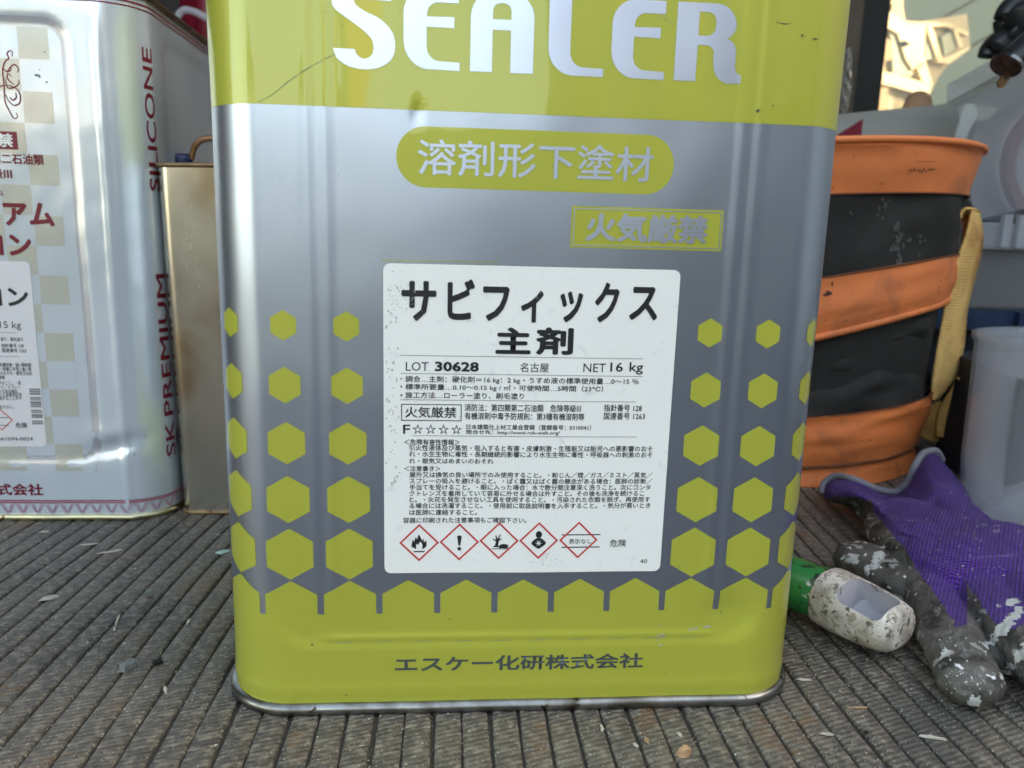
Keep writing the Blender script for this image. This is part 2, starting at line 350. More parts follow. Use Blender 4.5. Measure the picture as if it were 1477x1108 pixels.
class Tin:
    def __init__(s, cx, cy, W, D, H, R, disp=None): s.cx, s.cy, s.W, s.D, s.H, s.R, s.disp = cx, cy, W, D, H, R, disp or (lambda u, z, S: 0.0)   # cx, cy: middle of the front face
    def per(s): return 2 * (s.W + s.D) - 8 * s.R + 2 * math.pi * s.R
    def pt(s, q, z, off=0.0):
        R = s.R; fw = s.W / 2 - R; fd = s.D - 2 * R; arc = math.pi * R / 2; P = s.per(); q = (q + P / 2) % P - P / 2
        sg = 1 if q >= 0 else -1; a = abs(q)
        if a <= fw: x, y, nx, ny, u, half = a, 0, 0, -1, a, s.W / 2
        elif a <= fw + arc: t = (a - fw) / R; x, y, nx, ny = fw + R * math.sin(t), R - R * math.cos(t), math.sin(t), -math.cos(t); u = a
        elif a <= fw + arc + fd: x, y, nx, ny = s.W / 2, R + (a - fw - arc), 1, 0; u = abs(a - fw - arc - fd / 2)
        elif a <= fw + 2 * arc + fd: t = (a - fw - arc - fd) / R; x, y, nx, ny = fw + R * math.cos(t), s.D - R + R * math.sin(t), math.cos(t), math.sin(t); u = 1e3
        else: x, y, nx, ny = fw - (a - fw - 2 * arc - fd), s.D, 0, 1; u = x
        d = s.disp(q if a <= fw + arc / 2 else u, z, q) + off
        return (s.cx + sg * (x + nx * d), s.cy + y + ny * d, z)
    def body(s, name, m, parent, z0, z1, fine=1.6, fz=2.5, front_to=None, coarse=6):
        P = s.per(); f = front_to or s.W / 2 + 12
        q = list(np.arange(-P / 2, -f, coarse)) + list(np.arange(-f, f, fine)) + list(np.arange(f, P / 2, coarse)); n = len(q)
        zs = list(np.arange(z0, z1, fz)) + [z1]
        V = [s.pt(a, z) for z in zs for a in q]
        return np_obj(name, V, grid_faces(len(zs), n, True), m, parent, True)
    def loop(s, name, m, parent, prof, step=4):
        """prof: list of (offset, z) closed profile swept around the tin"""
        P = s.per(); n = int(P / step); V = []; k = len(prof)
        for i in range(n):
            for o, z in prof: V.append(s.pt(-P / 2 + P * i / n, z, o))
        F = []
        for i in range(n):
            j = (i + 1) % n
            for a in range(k): b = (a + 1) % k; F.append((i * k + a, i * k + b, j * k + b, j * k + a))
        return np_obj(name, V, F, m, parent, True)
    def cap(s, name, m, parent, z, inset=1.0):
        P = s.per(); n = 90; V = [s.pt(-P / 2 + P * i / n, z, -inset) for i in range(n)]
        return np_obj(name, V, [tuple(range(n))], m, parent)
    def decal(s, name, bm, m, parent, off=0.12, sx=6, sz=0, smooth=True):
        slice_bm(bm, sx, sz)
        for f in bm.faces:
            if f.normal.z < 0: f.normal_flip()
        V = [s.pt(v.co.x, v.co.y, off + v.co.z) for v in bm.verts]; bm.verts.index_update()
        F = [[v.index for v in f.verts] for f in bm.faces]; co = [(v.co.x, v.co.y) for v in bm.verts]; bm.free()
        o = np_obj(name, V, F, m, parent, smooth)
        if not isinstance(m, list) and m in SHINY:
            o.data.normals_split_custom_set_from_vertices([s.nrm(*c) for c in co])
        return o
    def nrm(s, q, z, e=0.35):
        a = Vector(s.pt(q - e, z)); b = Vector(s.pt(q + e, z)); c = Vector(s.pt(q, z - e)); d = Vector(s.pt(q, z + e)); return (b - a).cross(d - c).normalized()
SHINY = {M[k] for k in ('green', 'grayink', 'silver', 'check', 'bandgrey')}
def solid_sheet(rows, th):
    """rows: grid of points -> closed thin body"""
    A = np.array([[tuple(p) for p in r] for r in rows], float); gu = np.gradient(A, axis=0); gv = np.gradient(A, axis=1); N_ = np.cross(gu, gv); N_ /= np.linalg.norm(N_, axis=2, keepdims=True) + 1e-9
    B = A - N_ * th; nr, nc = A.shape[:2]; bm = bmesh.new(); a = [[bm.verts.new(p) for p in r] for r in A]; b = [[bm.verts.new(p) for p in r] for r in B]
    for i in range(nr - 1):
        for j in range(nc - 1): bm.faces.new((a[i][j], a[i][j + 1], a[i + 1][j + 1], a[i + 1][j])); bm.faces.new((b[i][j], b[i + 1][j], b[i + 1][j + 1], b[i][j + 1]))
    ed = [(i, 0) for i in range(nr)] + [(nr - 1, j) for j in range(1, nc)] + [(i, nc - 1) for i in range(nr - 2, -1, -1)] + [(0, j) for j in range(nc - 2, 0, -1)]
    for p, q in zip(ed, ed[1:] + ed[:1]): bm.faces.new((a[p[0]][p[1]], a[q[0]][q[1]], b[q[0]][q[1]], b[p[0]][p[1]]))
    return bm
def sstep(a, b, x): t = max(0.0, min(1.0, (x - a) / (b - a))); return t * t * (3 - 2 * t)
#SECTIONS
# ------------------------------------------------------------------ setting: floor of ribbed rubber, van shell, outdoors
floor = link('floor', None); tag(floor, kind='structure'); floor.empty_display_size = 0.05
def gx(x, y): return x + 0.00022 * max(0, y + 20) ** 2
bm = box_bm(-900, 1100, -82, 905, -14, -1.45); bm_obj('mat_base', bm, M['matbase'], floor)
PITCH = 11.35
def rib_mesh(seed, x0):
    rr = random.Random(seed); ys = list(np.arange(-80, 900, 9.0)); V = []; hw = PITCH / 2 - 0.82
    ph = [rr.uniform(0, 6) for _ in range(4)]
    for y in ys:
        wv = 0.28 * math.sin(y / 31 + ph[0]) + 0.16 * math.sin(y / 11 + ph[1]); ww = 0.10 * math.sin(y / 17 + ph[2]); hz = 0.12 * math.sin(y / 23 + ph[3])
        c = gx(0, y) + wv
        for dx, z in ((-hw - .3, -1.7), (-hw - .12, -0.6), (-hw + .45, -0.02), (0, 0.06), (hw - .45, -0.02), (hw + .12, -0.6), (hw + .3, -1.7)):
            V.append((c + dx + (ww if dx > 0 else -ww), y, z + (hz * .5 if z > -1 else 0) - .05))
    me = bpy.data.meshes.new('rib'); me.from_pydata((np.array(V) * MM).tolist(), [], grid_faces(len(ys), 7)); me.update()
    me.polygons.foreach_set('use_smooth', [True] * len(me.polygons)); me.materials.append(M['rubbermat']); return me
RM = [rib_mesh(k, 0) for k in range(10)]
for i, k in enumerate(range(-62, 82)):
    o = bpy.data.objects.new('rib', RM[(i * 7 + i // 10) % 10]); COL.objects.link(o); o.parent = floor; o.location = Vector((54.1 + 1.6 + PITCH / 2 + k * PITCH, 0, 0)) * MM

van = link('van_shell', None); tag(van, kind='structure')
def vbox(name, a, m): return bm_obj(name, box_bm(*a), m, van)
vbox('underfloor', (-1000, 1100, -86, 960, -60, -14.1), M['vandark'])
vbox('roof', (-1000, 1100, 160, 960, 1250, 1290), M['vanmetal'])
vbox('left_wall', (-1000, -960, -200, 960, -14, 1250), M['vandark'])
vbox('right_wall', (1060, 1100, 160, 960, -14, 1249), M['vanmetal']); vbox('side_door', (1060, 1100, -420, 159, -14, 930), M['vanmetal'])  # low front piece added out of view to keep the sun off the floor
# back wall with the window opening (window x 540..1000, z 385..760)
YB = 900
for a in ((-960, 575, YB, YB + 40, -14, 1250), (575, 1060, YB, YB + 40, -14, 372), (1040, 1060, YB, YB + 40, 372, 1250), (575, 1040, YB, YB + 40, 820, 1250)):
    vbox('back_wall', a, M['vandark'])
win = thing('van_window', 'van window in a black rubber seal, pale green wall and sunlit beams showing through it', 'window', (800, YB, 372))
bm_obj('window_frame', join_bm(box_bm(560, 606, YB - 16, YB - 1, 360, 840, 5), box_bm(1010, 1045, YB - 16, YB - 1, 360, 840, 5), box_bm(606, 1010, YB - 16, YB - 1, 806, 840, 5), box_bm(606, 1010, YB - 16, YB - 1, 352, 378, 5)), M['rubber'], win)
glass = mat('window_glass', (1, 1, 1, 1), 0.0, alpha=0.12, spec=0.6)
bm_obj('pane', box_bm(600, 1015, YB + 4, YB + 8, 372, 812), glass, win)
bm_obj('pillar_trim', box_bm(500, 559, YB - 30, YB - 2, 100, 1200, 4), M['brown'], van)

# outdoors
bm_obj('ground', box_bm(-60000, 60000, -60000, 60000, -760, -700), M['asphalt'], None).__setitem__('kind', 'structure')
sd = thing('neighbouring_wall', 'pale green wall of slanting boards seen through the van window', 'wall', (2300, 3300, -700))  # solid boards in place of the green view reflected in the pane
d1 = Vector((math.cos(math.radians(31)), 0, math.sin(math.radians(31)))); n1 = Vector((-d1.z, 0, d1.x))
o0 = at(1363, 22, 4300)
for k in range(-9, 8):
    wd = 225; c = o0 + n1 * (k * wd)
    P = [c - d1 * 3400, c + d1 * 3400, c + d1 * 3400 + n1 * (wd - 16), c - d1 * 3400 + n1 * (wd - 16)]
    bm_obj('board', prism(P, (0, 22, 0)), M['siding'], sd)
bm_obj('backing', box_bm(-600, 8200, 4326, 4380, -700, 5600), M['tan'], sd)
def Z4(a, b): return at(1180 + a / 5.542, b / 5.542, 0)   # helper for outlines read off the photograph
GN = Vector((0.62, -0.78, 0))
def outl(P, Y): return [atp(1180 + a / 5.542, b / 5.542, (1800, Y, 0), GN) for a, b in P]
sb = thing('sunlit_gable', 'cream sunlit house corner with ivory beams seen through the van window', 'building', (1800, 3000, -700))  # building mirrored in the pane, made as solid shapes behind it
bm_obj('wall', prism(outl([(300, -200), (690, -200), (680, 60), (700, 165), (760, 190), (1190, 110), (1205, 240), (1215, 370), (1060, 490), (960, 620), (890, 770), (600, 680), (590, 900), (300, 900)], 3150), (-60, 75, 0)), M['cream'], sb)
for P, mm_ in (([(470, 60), (600, 100), (700, 180), (860, 190), (850, 440), (760, 560), (700, 470), (640, 270), (500, 190)], 'beam'), ([(860, 190), (900, 180), (1000, 470), (1215, 370), (1215, 390), (1050, 510), (960, 500)], 'beam'),
               ([(690, 170), (860, 180), (1050, 190), (1200, 260), (1200, 290), (1040, 215), (860, 200), (700, 190)], 'beam'),
               ([(1070, 200), (1100, 210), (1165, 370), (1130, 385)], 'beam'), ([(420, 560), (600, 585), (905, 680), (880, 775), (600, 690), (420, 650)], 'beam'), ([(780, 500), (860, 500), (915, 680), (840, 670)], 'beam'), ([(720, 430), (870, 460), (830, 560), (740, 520)], 'beam')):
    bm_obj('beam', prism(outl(P, 3110), (-18, 23, 0)), M[mm_], sb)
for P in ([(640, 220), (680, 380), (760, 590), (740, 610), (600, 590), (590, 330), (560, 240)], [(870, 240), (905, 300), (940, 480), (860, 470)], [(990, 290), (1060, 250), (1110, 390), (1010, 450)]):
    bm_obj('wall_panel', prism(outl(P, 3125), (-12, 15, 0)), M['siding'], sb)
for i, P in enumerate(([(400, 340), (470, 260), (590, 330), (590, 480), (440, 500)], [(420, 590), (500, 590), (520, 640), (480, 720)], [(450, 700), (560, 700), (560, 880), (440, 880)])):
    bm_obj('timber_panel', prism(outl(P, 3095), (-15, 19, 0)), M['tan'], sb)
tr = thing('window_side_shrub', 'dark shrub standing left of the sunlit house corner beyond the window', 'shrub', (1600, 2900, -700))
V = []; F = []
rr = random.Random(3)
c0 = at(1256, 11, 2900)
for i in range(1500):
    h = rr.random(); c = Vector((c0.x - 80 + 100 * math.sin(h * 9) * .4, 2900, -650 + h * 2300)) + Vector((rr.gauss(0, 60), rr.gauss(0, 80), rr.gauss(0, 40)))
    a = Vector((rr.gauss(0, 1), rr.gauss(0, 1), rr.gauss(0, 1))).normalized() * 26; b = a.cross(Vector((rr.gauss(0, 1), rr.gauss(0, 1), rr.gauss(0, 1)))).normalized() * 14
    k = len(V); V += [c - a, c + b, c + a, c - b]; F.append((k, k + 1, k + 2, k + 3))
np_obj('crown', V, F, M['darkgreen'], tr); bm_obj('trunk', tube([(c0.x - 80, 2900, -700), (c0.x - 70, 2900, 600), (c0.x - 90, 2900, 1500)], [40, 28, 12]), M['brown'], tr)
# unseen street, added behind the camera for the shiny tins to mirror
def added_house(name, label, x0, x1, y0, y1, h, rz, m, wins=True):
    t = thing(name, label, 'building', ((x0 + x1) / 2, (y0 + y1) / 2, -700)); t.rotation_euler = (0, 0, rz)
    cx, cy = (x0 + x1) / 2, (y0 + y1) / 2
    bm_obj('wall', box_bm(x0, x1, y0, y1, -700, h), m, t)
    bm_obj('roof', prism([(x0 - 300, y0 - 300, h), (x1 + 300, y0 - 300, h), (cx, y0 - 300, h + 1500)], (0, y1 - y0 + 600, 0)), M['vandark'], t)
    for k in range(int((x1 - x0) // 2600)):
        for z in (900, 3500):
            if z + 1300 < h: f = bm_obj('window', box_bm(x0 + 800 + k * 2600, x0 + 2000 + k * 2600, y1 + 2, y1 + 40, z, z + 1200), M['housewhite'], t); bm_obj('pane', box_bm(x0 + 860 + k * 2600, x0 + 1940 + k * 2600, y1 + 42, y1 + 50, z + 60, z + 1140), M['rubber'], f)
    return t
added_house('house', 'cream rendered house across the street behind the camera', -17000, -8000, -26000, -18000, 3800, math.radians(-18), M['housewhite'])
added_house('house', 'tall grey rendered house across the street to the right', 2600, 14000, -17000, -9000, 6200, math.radians(24), M['housegrey'])  # added unseen to darken the right of the tin reflections
for lab, x, y, wd, m in (('ochre gatepost between the two hedges across the street', -1020, -8800, 90, 'orangeplaster'), ('slim ochre gatepost in the gap of the hedge across the street', 1890, -8800, 50, 'orangeplaster'), ('second slim ochre gatepost, right of the first in the hedge gap', 2330, -8800, 60, 'orangeplaster')):  # posts added out of view to give warm streaks on the tin
    t = thing('gatepost', lab, 'post', (x, y, -700)); t.rotation_euler = (0, 0, math.radians(-40))
    bm_obj('shaft', box_bm(x - wd, x + wd, y - wd, y + wd, -700, 3900, 12), M[m], t); bm_obj('coping', box_bm(x - wd - 30, x + wd + 30, y - wd - 30, y + wd + 30, 3901, 3960, 12), M['housewhite'], t)
for lab, x0, x1, hh in (('long dark clipped hedge at the left of the street', -7500, -2150, 1300), ('short dark hedge left of the ochre gatepost', -1430, -1180, 1700), ('dark hedge in the middle of the street', -860, 1580, 1400), ('narrow dark hedge right of the slim gateposts', 2560, 3500, 1500)):  # unseen hedges added so the green ink mirrors dark bands
    t = thing('hedge', lab, 'hedge', ((x0 + x1) / 2, -9000, -700), 'clipped hedges across the street')
    nx = max(6, int((x1 - x0) / 60)); V = []; prof = [(-8650, -700), (-8600, 400), (-8600, 800), (-8620, hh - 500), (-8700, hh - 150), (-8900, hh), (-9200, hh - 50), (-9300, -700)]
    for y, z in prof:
        for i in range(nx): x = x0 + (x1 - x0) * i / (nx - 1); d = 60 * noise.noise(Vector((x / 160, z / 160, 1))) + 40 * noise.noise(Vector((x / 60, z / 60, 5))); V.append((x, y + d, z + (d * 1.6 if z > 1400 else 0)))
    np_obj('foliage', V, grid_faces(len(prof), nx) + [tuple(k * nx for k in range(len(prof))), tuple(k * nx + nx - 1 for k in range(len(prof)))[::-1]], M['hedge'], t)
added_house('house', 'tall grey rendered house beside the van, shading the street', 7000, 12000, -9500, 600, 4600, 0.0, M['housegrey'])  # unseen sun blocker, added to darken the ground the tins mirror
M['graytext'] = mat('silver_small_lettering', srgb(200, 208, 226), 0.4, 1.0, extra=silver_extra)
# ------------------------------------------------------------------ the green and silver square tin
def hero_disp(u, z, S):
    a = abs(u); d = 0.0
    if a < 200:
        dx = a - (98 - 15); dz = abs(z - 178) - (148.5 - 15); sd_ = math.hypot(max(dx, 0), max(dz, 0)) + min(max(dx, dz), 0) - 15
        d -= 0.8 * sstep(3.0, -4.0, sd_)
        if z > 26: d += 0.32 * (math.exp(-((a - 74.5) / 1.6) ** 2) + math.exp(-((a - 81) / 1.7) ** 2)) * sstep(40, 52, z)
        d += 0.45 * math.exp(-((z - 32.5) / 1.5) ** 2) * sstep(84, 74, a) + 0.3 * math.exp(-((z - 10) / 3.0) ** 2)
        d += 0.55 * noise.noise(Vector((S / 46, z / 80, 2.7))) + 0.13 * noise.noise(Vector((S / 17, z / 24, 7.7)))
        d -= 0.6 * math.exp(-(((S + 42.5) / 1.6) ** 2 + ((z - 232) / 3.0) ** 2))
        d -= 1.3 * math.exp(-(((S - 86) / 12) ** 2 + ((z - 41) / 9) ** 2))
    return d
T = Tin(0, 0, 238, 238, 349, 26.5, hero_disp)
hero = thing('square_tin', 'big square silver tin with green bands, hexagons and white label, in the middle', 'tin')
T.body('body', M['silver'], hero, 3.0, 345, 1.6, 2.4)
T.loop('bottom_seam', M['seam'], hero, [(-1.5, 0.1), (1.5, 0.1), (2.3, 0.7), (2.5, 2.2), (2.1, 3.6), (1.2, 4.3), (-0.2, 4.6), (-1.5, 4.5)])
T.loop('top_seam', M['seam'], hero, [(-1.5, 344), (0.4, 344), (1.9, 345), (2.4, 347), (1.9, 348.6), (0.5, 349), (-1.5, 348.6)])
T.cap('top', M['silver'], hero, 345.5)
bm_obj('cap', tube([(60, 70, 345.5), (60, 70, 362), (60, 70, 366)], [24, 24, 22], 28), M['crimson'], hero, True)
bm_obj('handle', tube([(-45, 119, 346), (-42, 119, 362), (0, 119, 368), (42, 119, 362), (45, 119, 346)], 3.2), M['seam'], hero, True)
G = M['green']; P22 = 22.67
HALF = T.per() / 2
# bottom band with hexagonal teeth; slits of bare tin between them
pts = [(-HALF + 0.5, 4.9)]
outline = []
KS = range(-20, 21)
top = []
for k in KS:
    c = k * P22
    if abs(c) > HALF - 12: continue
    top += [(c - P22 / 2 - 1.25 + 2.5, 42.6), (c - P22 / 2 + 1.25, 51.0), (c, 56.7), (c + P22 / 2 - 1.25, 51.0), (c + P22 / 2 - 1.25, 42.6)]
xa, xb = top[0][0] - 2, top[-1][0] + 2
poly = [(xa, 4.6)] + [(xa, 42.6)] + top + [(xb, 42.6), (xb, 4.6)]
T.decal('bottom_band', curve_bm([poly]), G, hero, 0.10, 2.4, 2.4)
TOPZ = 232.6
T.decal('top_band', curve_bm([[(-HALF + 1, TOPZ), (HALF - 1, TOPZ), (HALF - 1, 345), (-HALF + 1, 345)]]), G, hero, 0.10, 2.4, 3)
sizes = [(9.3, 11.2), (11.5, 13.8), (13.8, 16.4), (16.1, 18.8), (17.9, 21.0)]
for k in (-10, -9, -8, -6, -5, -4, -3, 3, 4, 5, 6, 8, 9, 10):
    for j, (hw_, hh) in enumerate(sizes):
        c = k * P22; z = 156.3 - j * 22.14
        if abs(k) > 5 and j < 1: continue
        T.decal('hexagon', curve_bm([[(c, z + hh / 2), (c - hw_ / 2, z + hh / 4), (c - hw_ / 2, z - hh / 4), (c, z - hh / 2), (c + hw_ / 2, z - hh / 4), (c + hw_ / 2, z + hh / 4)]]), G, hero, 0.10, 1.6, 0)
# big letters: bare tin left out of the green band
def arc(cx, cz, rx, rz, a0, a1, n=7): return [(cx + rx * math.cos(math.radians(a0 + (a1 - a0) * i / n)), cz + rz * math.sin(math.radians(a0 + (a1 - a0) * i / n))) for i in range(n + 1)]
TZ = 272.0
LET = {
 's': [[(-71.1, 251.6), (-63.8, 251.6)] + arc(-60.6, 252.0, 3.2, 3.4, 190, 360) + spline([(-57.4, 253), (-58.4, 255.6), (-62, 258.6), (-67.6, 262.4), (-70.6, 266), (-71.2, 269.6), (-69.6, 273.6), (-65.6, 276.6), (-60, 277.6), (-54, 276.2), (-51.8, 273.4), (-51.4, 270.5)], 3)
       + [(-58.7, 270.7)] + arc(-61.2, 270.2, 2.5, 2.6, 5, 180) + spline([(-63.8, 269.6), (-63.2, 267.6), (-60, 264.6), (-54.6, 261.2), (-51, 257.4), (-50.1, 252.6), (-51.6, 248.6), (-55.6, 246), (-60.8, 245.2), (-66.4, 246.2), (-70, 248.6)], 3)],
 'e': [[(-28.0, 248.7), (-34.6, 248.9)] + arc(-34.8, 253.5, 4.6, 4.6, 265, 180) + [(-39.4, 259.9), (-30.0, 259.8), (-30.0, 263.3), (-39.3, 263.1)] + arc(-35.4, 263.9, 3.9, 3.9, 180, 95) + [(-28.6, 267.8), (-28.6, TZ)] + arc(-39.4, 264.0, 7.8, 8, 90, 180) + arc(-38.4, 255.2, 8.8, 9.1, 180, 262) + [(-28.0, 246.0)]],
 'a': [[(-24.4, 246.1), (-16.8, 246.1), (-16.8, 259.9), (-10.4, 259.9), (-10.4, 246.1), (-2.5, 246.1)] + arc(-10.4, 264.1, 7.9, 7.9, 0, 90) + arc(-16.4, 264.1, 7.9, 7.9, 90, 180)],
 'a_hole': [[(-16.8, 263.3), (-10.4, 263.3)] + arc(-12.9, 266.0, 2.5, 2.5, 0, 90, 4) + arc(-14.3, 266.0, 2.5, 2.5, 90, 180, 4)],
 'l': [[(2.6, TZ), (10.4, TZ), (10.4, 254)] + arc(15.2, 254, 4.8, 5.0, 180, 265) + [(22.3, 248.9), (22.3, 246.1)] + arc(11.6, 255, 8.9, 8.9, 268, 180)],
 'r': [[(47.7, 246.1), (55.5, 246.1), (55.5, 258.2), (58, 258.2)] + arc(58.6, 255.4, 2.9, 2.8, 90, 0, 4) + [(61.5, 253)] + arc(68, 252, 6.4, 6.4, 180, 262, 5) + [(71.9, 245.9), (71.9, 248.6), (70.2, 249.4), (69.5, 251), (69.5, 255)] + arc(64.5, 256, 5, 5, 10, 60, 3) + [(65.6, 260.6)] + arc(63.0, 265.0, 6.0, 5.0, -55, -5, 3) + arc(61.6, 264.8, 7.4, 7.2, 0, 90) + [(47.7, TZ)]],
 'r_hole': [[(55.5, 261.3), (58.4, 261.3)] + arc(58.6, 264.2, 3.0, 2.9, -90, 0, 4) + arc(58.6, 266.2, 3.0, 2.9, 0, 90, 4) + [(55.5, 269.1)]],
}
LET['s'] = [[(x, z if z < 262 else 262 + (z - 262) * 0.641) for x, z in LET['s'][0]]]
def letter(polys): T.decal('brand_letter', curve_bm(polys), M['grayink'], hero, 0.22, 2.4, 4)
letter(LET['s']); letter(LET['e']); letter(LET['a'] + LET['a_hole']); letter(LET['l'])
letter([[(x + 72.1 + (0 if x > -34 else 0.0), z) for x, z in LET['e'][0]]]); letter(LET['r'] + LET['r_hole'])
# pill and warning plate
pill = T.decal('name_pill', curve_bm([rrect(-49.8, 49.8, 206.5, 227.3, 10.3, 10)]), G, hero, 0.10, 2.4, 3)
T.decal('lettering', text_bm('溶剤形下塗材', -42.2, 42.2, 210.8, 223.2, 0.014, 3), M['graytext'], pill, 0.22, 3, 4, False)
plate = T.decal('warning_plate', curve_bm([[(13.2, 186.9), (69.7, 186.9), (69.7, 201.7), (13.2, 201.7)]]), G, hero, 0.10, 1.6, 3)
T.decal('border_line', curve_bm([[(14, 187.6), (69, 187.6), (69, 201), (14, 201)], [(14.35, 187.95), (68.65, 187.95), (68.65, 200.65), (14.35, 200.65)]]), M['grayink'], plate, 0.2, 1.6, 3)
T.decal('lettering', text_bm('火気厳禁', 18.6, 64.2, 189.2, 199.6, 0.034, 3), M['graytext'], plate, 0.22, 1.6, 4, False)
T.decal('company_lettering', text_bm('エスケー化研株式会社', -50.6, 50.3, 17.6, 24.3, 0.022, 3), M['darkgray'], hero, 0.2, 3, 3)
T.decal('guide_line', curve_bm([[(-55, 180.3), (-13, 180.8), (-13, 181.05), (-55, 180.6)]]), G, hero, 0.12, 3, 0)
# paper label
lab = T.decal('paper_label', curve_bm([rrect(-54.6, 55.0, 59.7, 179.6, 2.6)]), M['paper'], hero, 0.28, 3, 3); tag(lab, 'white paper label with black Japanese print and red diamonds')
T.decal('label_edge', curve_bm([rrect(-54.75, 55.15, 59.55, 179.75, 2.7)]), M['hair'], lab, 0.2, 3, 3)
K = M['black']
def t(s, a, b, bold=0.0, m=None, name='lettering', off=0.36): return T.decal(name, text_bm(s, a[0], b[0], a[1], b[1], bold), m or K, lab, off, 8, 8)
for c, a, b in (('サ', (-48.0, 158.8), (-35.3, 173.5)), ('ビ', (-31.3, 159.5), (-21.3, 174.5)), ('フ', (-18.3, 159.3), (-8.5, 172.1)), ('ィ', (-4.2, 159.0), (4.1, 170.9)), ('ッ', (10.3, 159.3), (18.8, 170.9)), ('ク', (23.3, 159.5), (32.4, 174.5)), ('ス', (36.4, 160.6), (47.2, 173.2))): t(c, a, b, 0.03)
t('主', (-13.3, 147.1), (-0.1, 157.1), 0.036); t('剤', (1.8, 147.0), (15.9, 157.4), 0.036)
def rule(x0, x1, z, th=0.22, m=None): T.decal('rule_line', curve_bm([[(x0, z - th / 2), (x1, z - th / 2), (x1, z + th / 2), (x0, z + th / 2)]]), m or M['hair'], lab, 0.34, 8, 0)
rule(-48.4, 42.9, 146.0); rule(-48.4, 43.1, 139.2); rule(-48.4, 41.1, 129.2); rule(-43.9, 42.3, 115.3)
t('LOT', (-46.4, 140.2), (-38.0, 143.6)); t('30628', (-35.7, 140.2), (-19.3, 143.9), 0.035); t('名古屋', (-3.8, 140.3), (7.0, 143.9), 0.004)
t('NET', (20.1, 140.7), (28.7, 144.0)); t('16', (30.4, 140.9), (35.3, 144.5), 0.014); t('kg', (37.8, 139.9), (43.1, 144.7), 0.014)
LN = [('・調合…主剤：硬化剤＝16 kg：2 kg・うすめ液の標準使用量…0～15 ％', -48.4, 41.7, 135.6, 138.4), ('・標準所要量…0.10～0.15 kg / ㎡・可使時間…5時間（23℃）', -48.4, 28.1, 132.7, 135.4), ('・施工方法…ローラー塗り、刷毛塗り', -48.4, -2.0, 129.8, 132.3),
 ('消防法：第四類第二石油類　危険等級Ⅲ', -24.4, 19.9, 125.0, 127.9), ('有機溶剤中毒予防規則：第3種有機溶剤等', -24.3, 21.4, 121.8, 124.6), ('指針番号 128', 28.8, 43.6, 125.4, 128.2), ('国連番号 1263', 28.9, 45.0, 122.2, 125.0),
 ('日本建築仕上材工業会登録（登録番号：0310041）', -23.6, 24.2, 117.9, 120.0), ('問合せ先：http://www.nsk-web.org/', -23.6, 12.2, 115.8, 117.8),
 ('＜危険有害性情報＞', -47.0, -26.0, 111.7, 114.0), ('引火性液体及び蒸気・吸入すると有害・皮膚刺激・生殖能又は胎児への悪影響のおそ', -45.1, 48.8, 109.4, 111.8), ('れ・水生生物に毒性・長期継続的影響により水生生物に毒性・呼吸器への刺激のおそ', -45.1, 48.9, 107.0, 109.3), ('れ・眠気又はめまいのおそれ', -45.1, -13.0, 104.3, 106.5),
 ('＜注意書き＞', -47.0, -33.3, 101.3, 103.5), ('屋外又は換気の良い場所でのみ使用すること。・粉じん／煙／ガス／ミスト／蒸気／', -45.0, 49.5, 98.8, 101.1), ('スプレーの吸入を避けること。・ばく露又はばく露の懸念がある場合：医師の診断／', -45.0, 49.6, 96.3, 98.6), ('手当てを受けること。・眼に入った場合：水で数分間注意深く洗うこと。次にコンタ', -45.0, 49.0, 93.8, 96.1), ('クトレンズを着用していて容易に外せる場合は外すこと。その後も洗浄を続けるこ', -45.0, 46.6, 91.3, 93.6), ('と。・火花を発生させない工具を使用すること。・汚染された衣類を脱ぎ、再使用す', -45.0, 49.1, 88.8, 91.1), ('る場合には洗濯すること。・使用前に取扱説明書を入手すること。・気分が悪いとき', -45.0, 49.4, 86.3, 88.6), ('は医師に連絡すること。', -45.0, -18.9, 83.6, 85.9), ('容器に印刷された注意事項もご確認下さい。', -47.4, 0.5, 80.4, 82.7)]
for s_, x0, x1, z0, z1 in LN: t(s_, (x0, z0), (x1, z1), 0.015)
def frame(x0, x1, z0, z1, th): return [[(x0, z0), (x1, z0), (x1, z1), (x0, z1)], [(x0 + th, z0 + th), (x1 - th, z0 + th), (x1 - th, z1 - th), (x0 + th, z1 - th)]]
T.decal('warning_frame', curve_bm(frame(-48.1, -25.5, 121.1, 127.6, 0.32)), K, lab, 0.36, 8, 0); t('火気厳禁', (-46.6, 122.3), (-27.4, 126.6), 0.014)
t('F', (-47.4, 116.0), (-44.8, 119.6), 0.012)
def star(cx, cz, R, r): return [(cx + (R if i % 2 == 0 else r) * math.sin(math.pi * i / 5), cz + (R if i % 2 == 0 else r) * math.cos(math.pi * i / 5)) for i in range(10)]
for k in range(4): T.decal('star', curve_bm([star(-41.9 + k * 4.85, 117.7, 2.15, 0.85), star(-41.9 + k * 4.85, 117.7, 1.4, 0.52)]), K, lab, 0.36, 8, 0)
t('危険', (34.0, 70.2), (40.6, 73.3), 0.008); t('40', (46.6, 63.1), (49.6, 64.9))
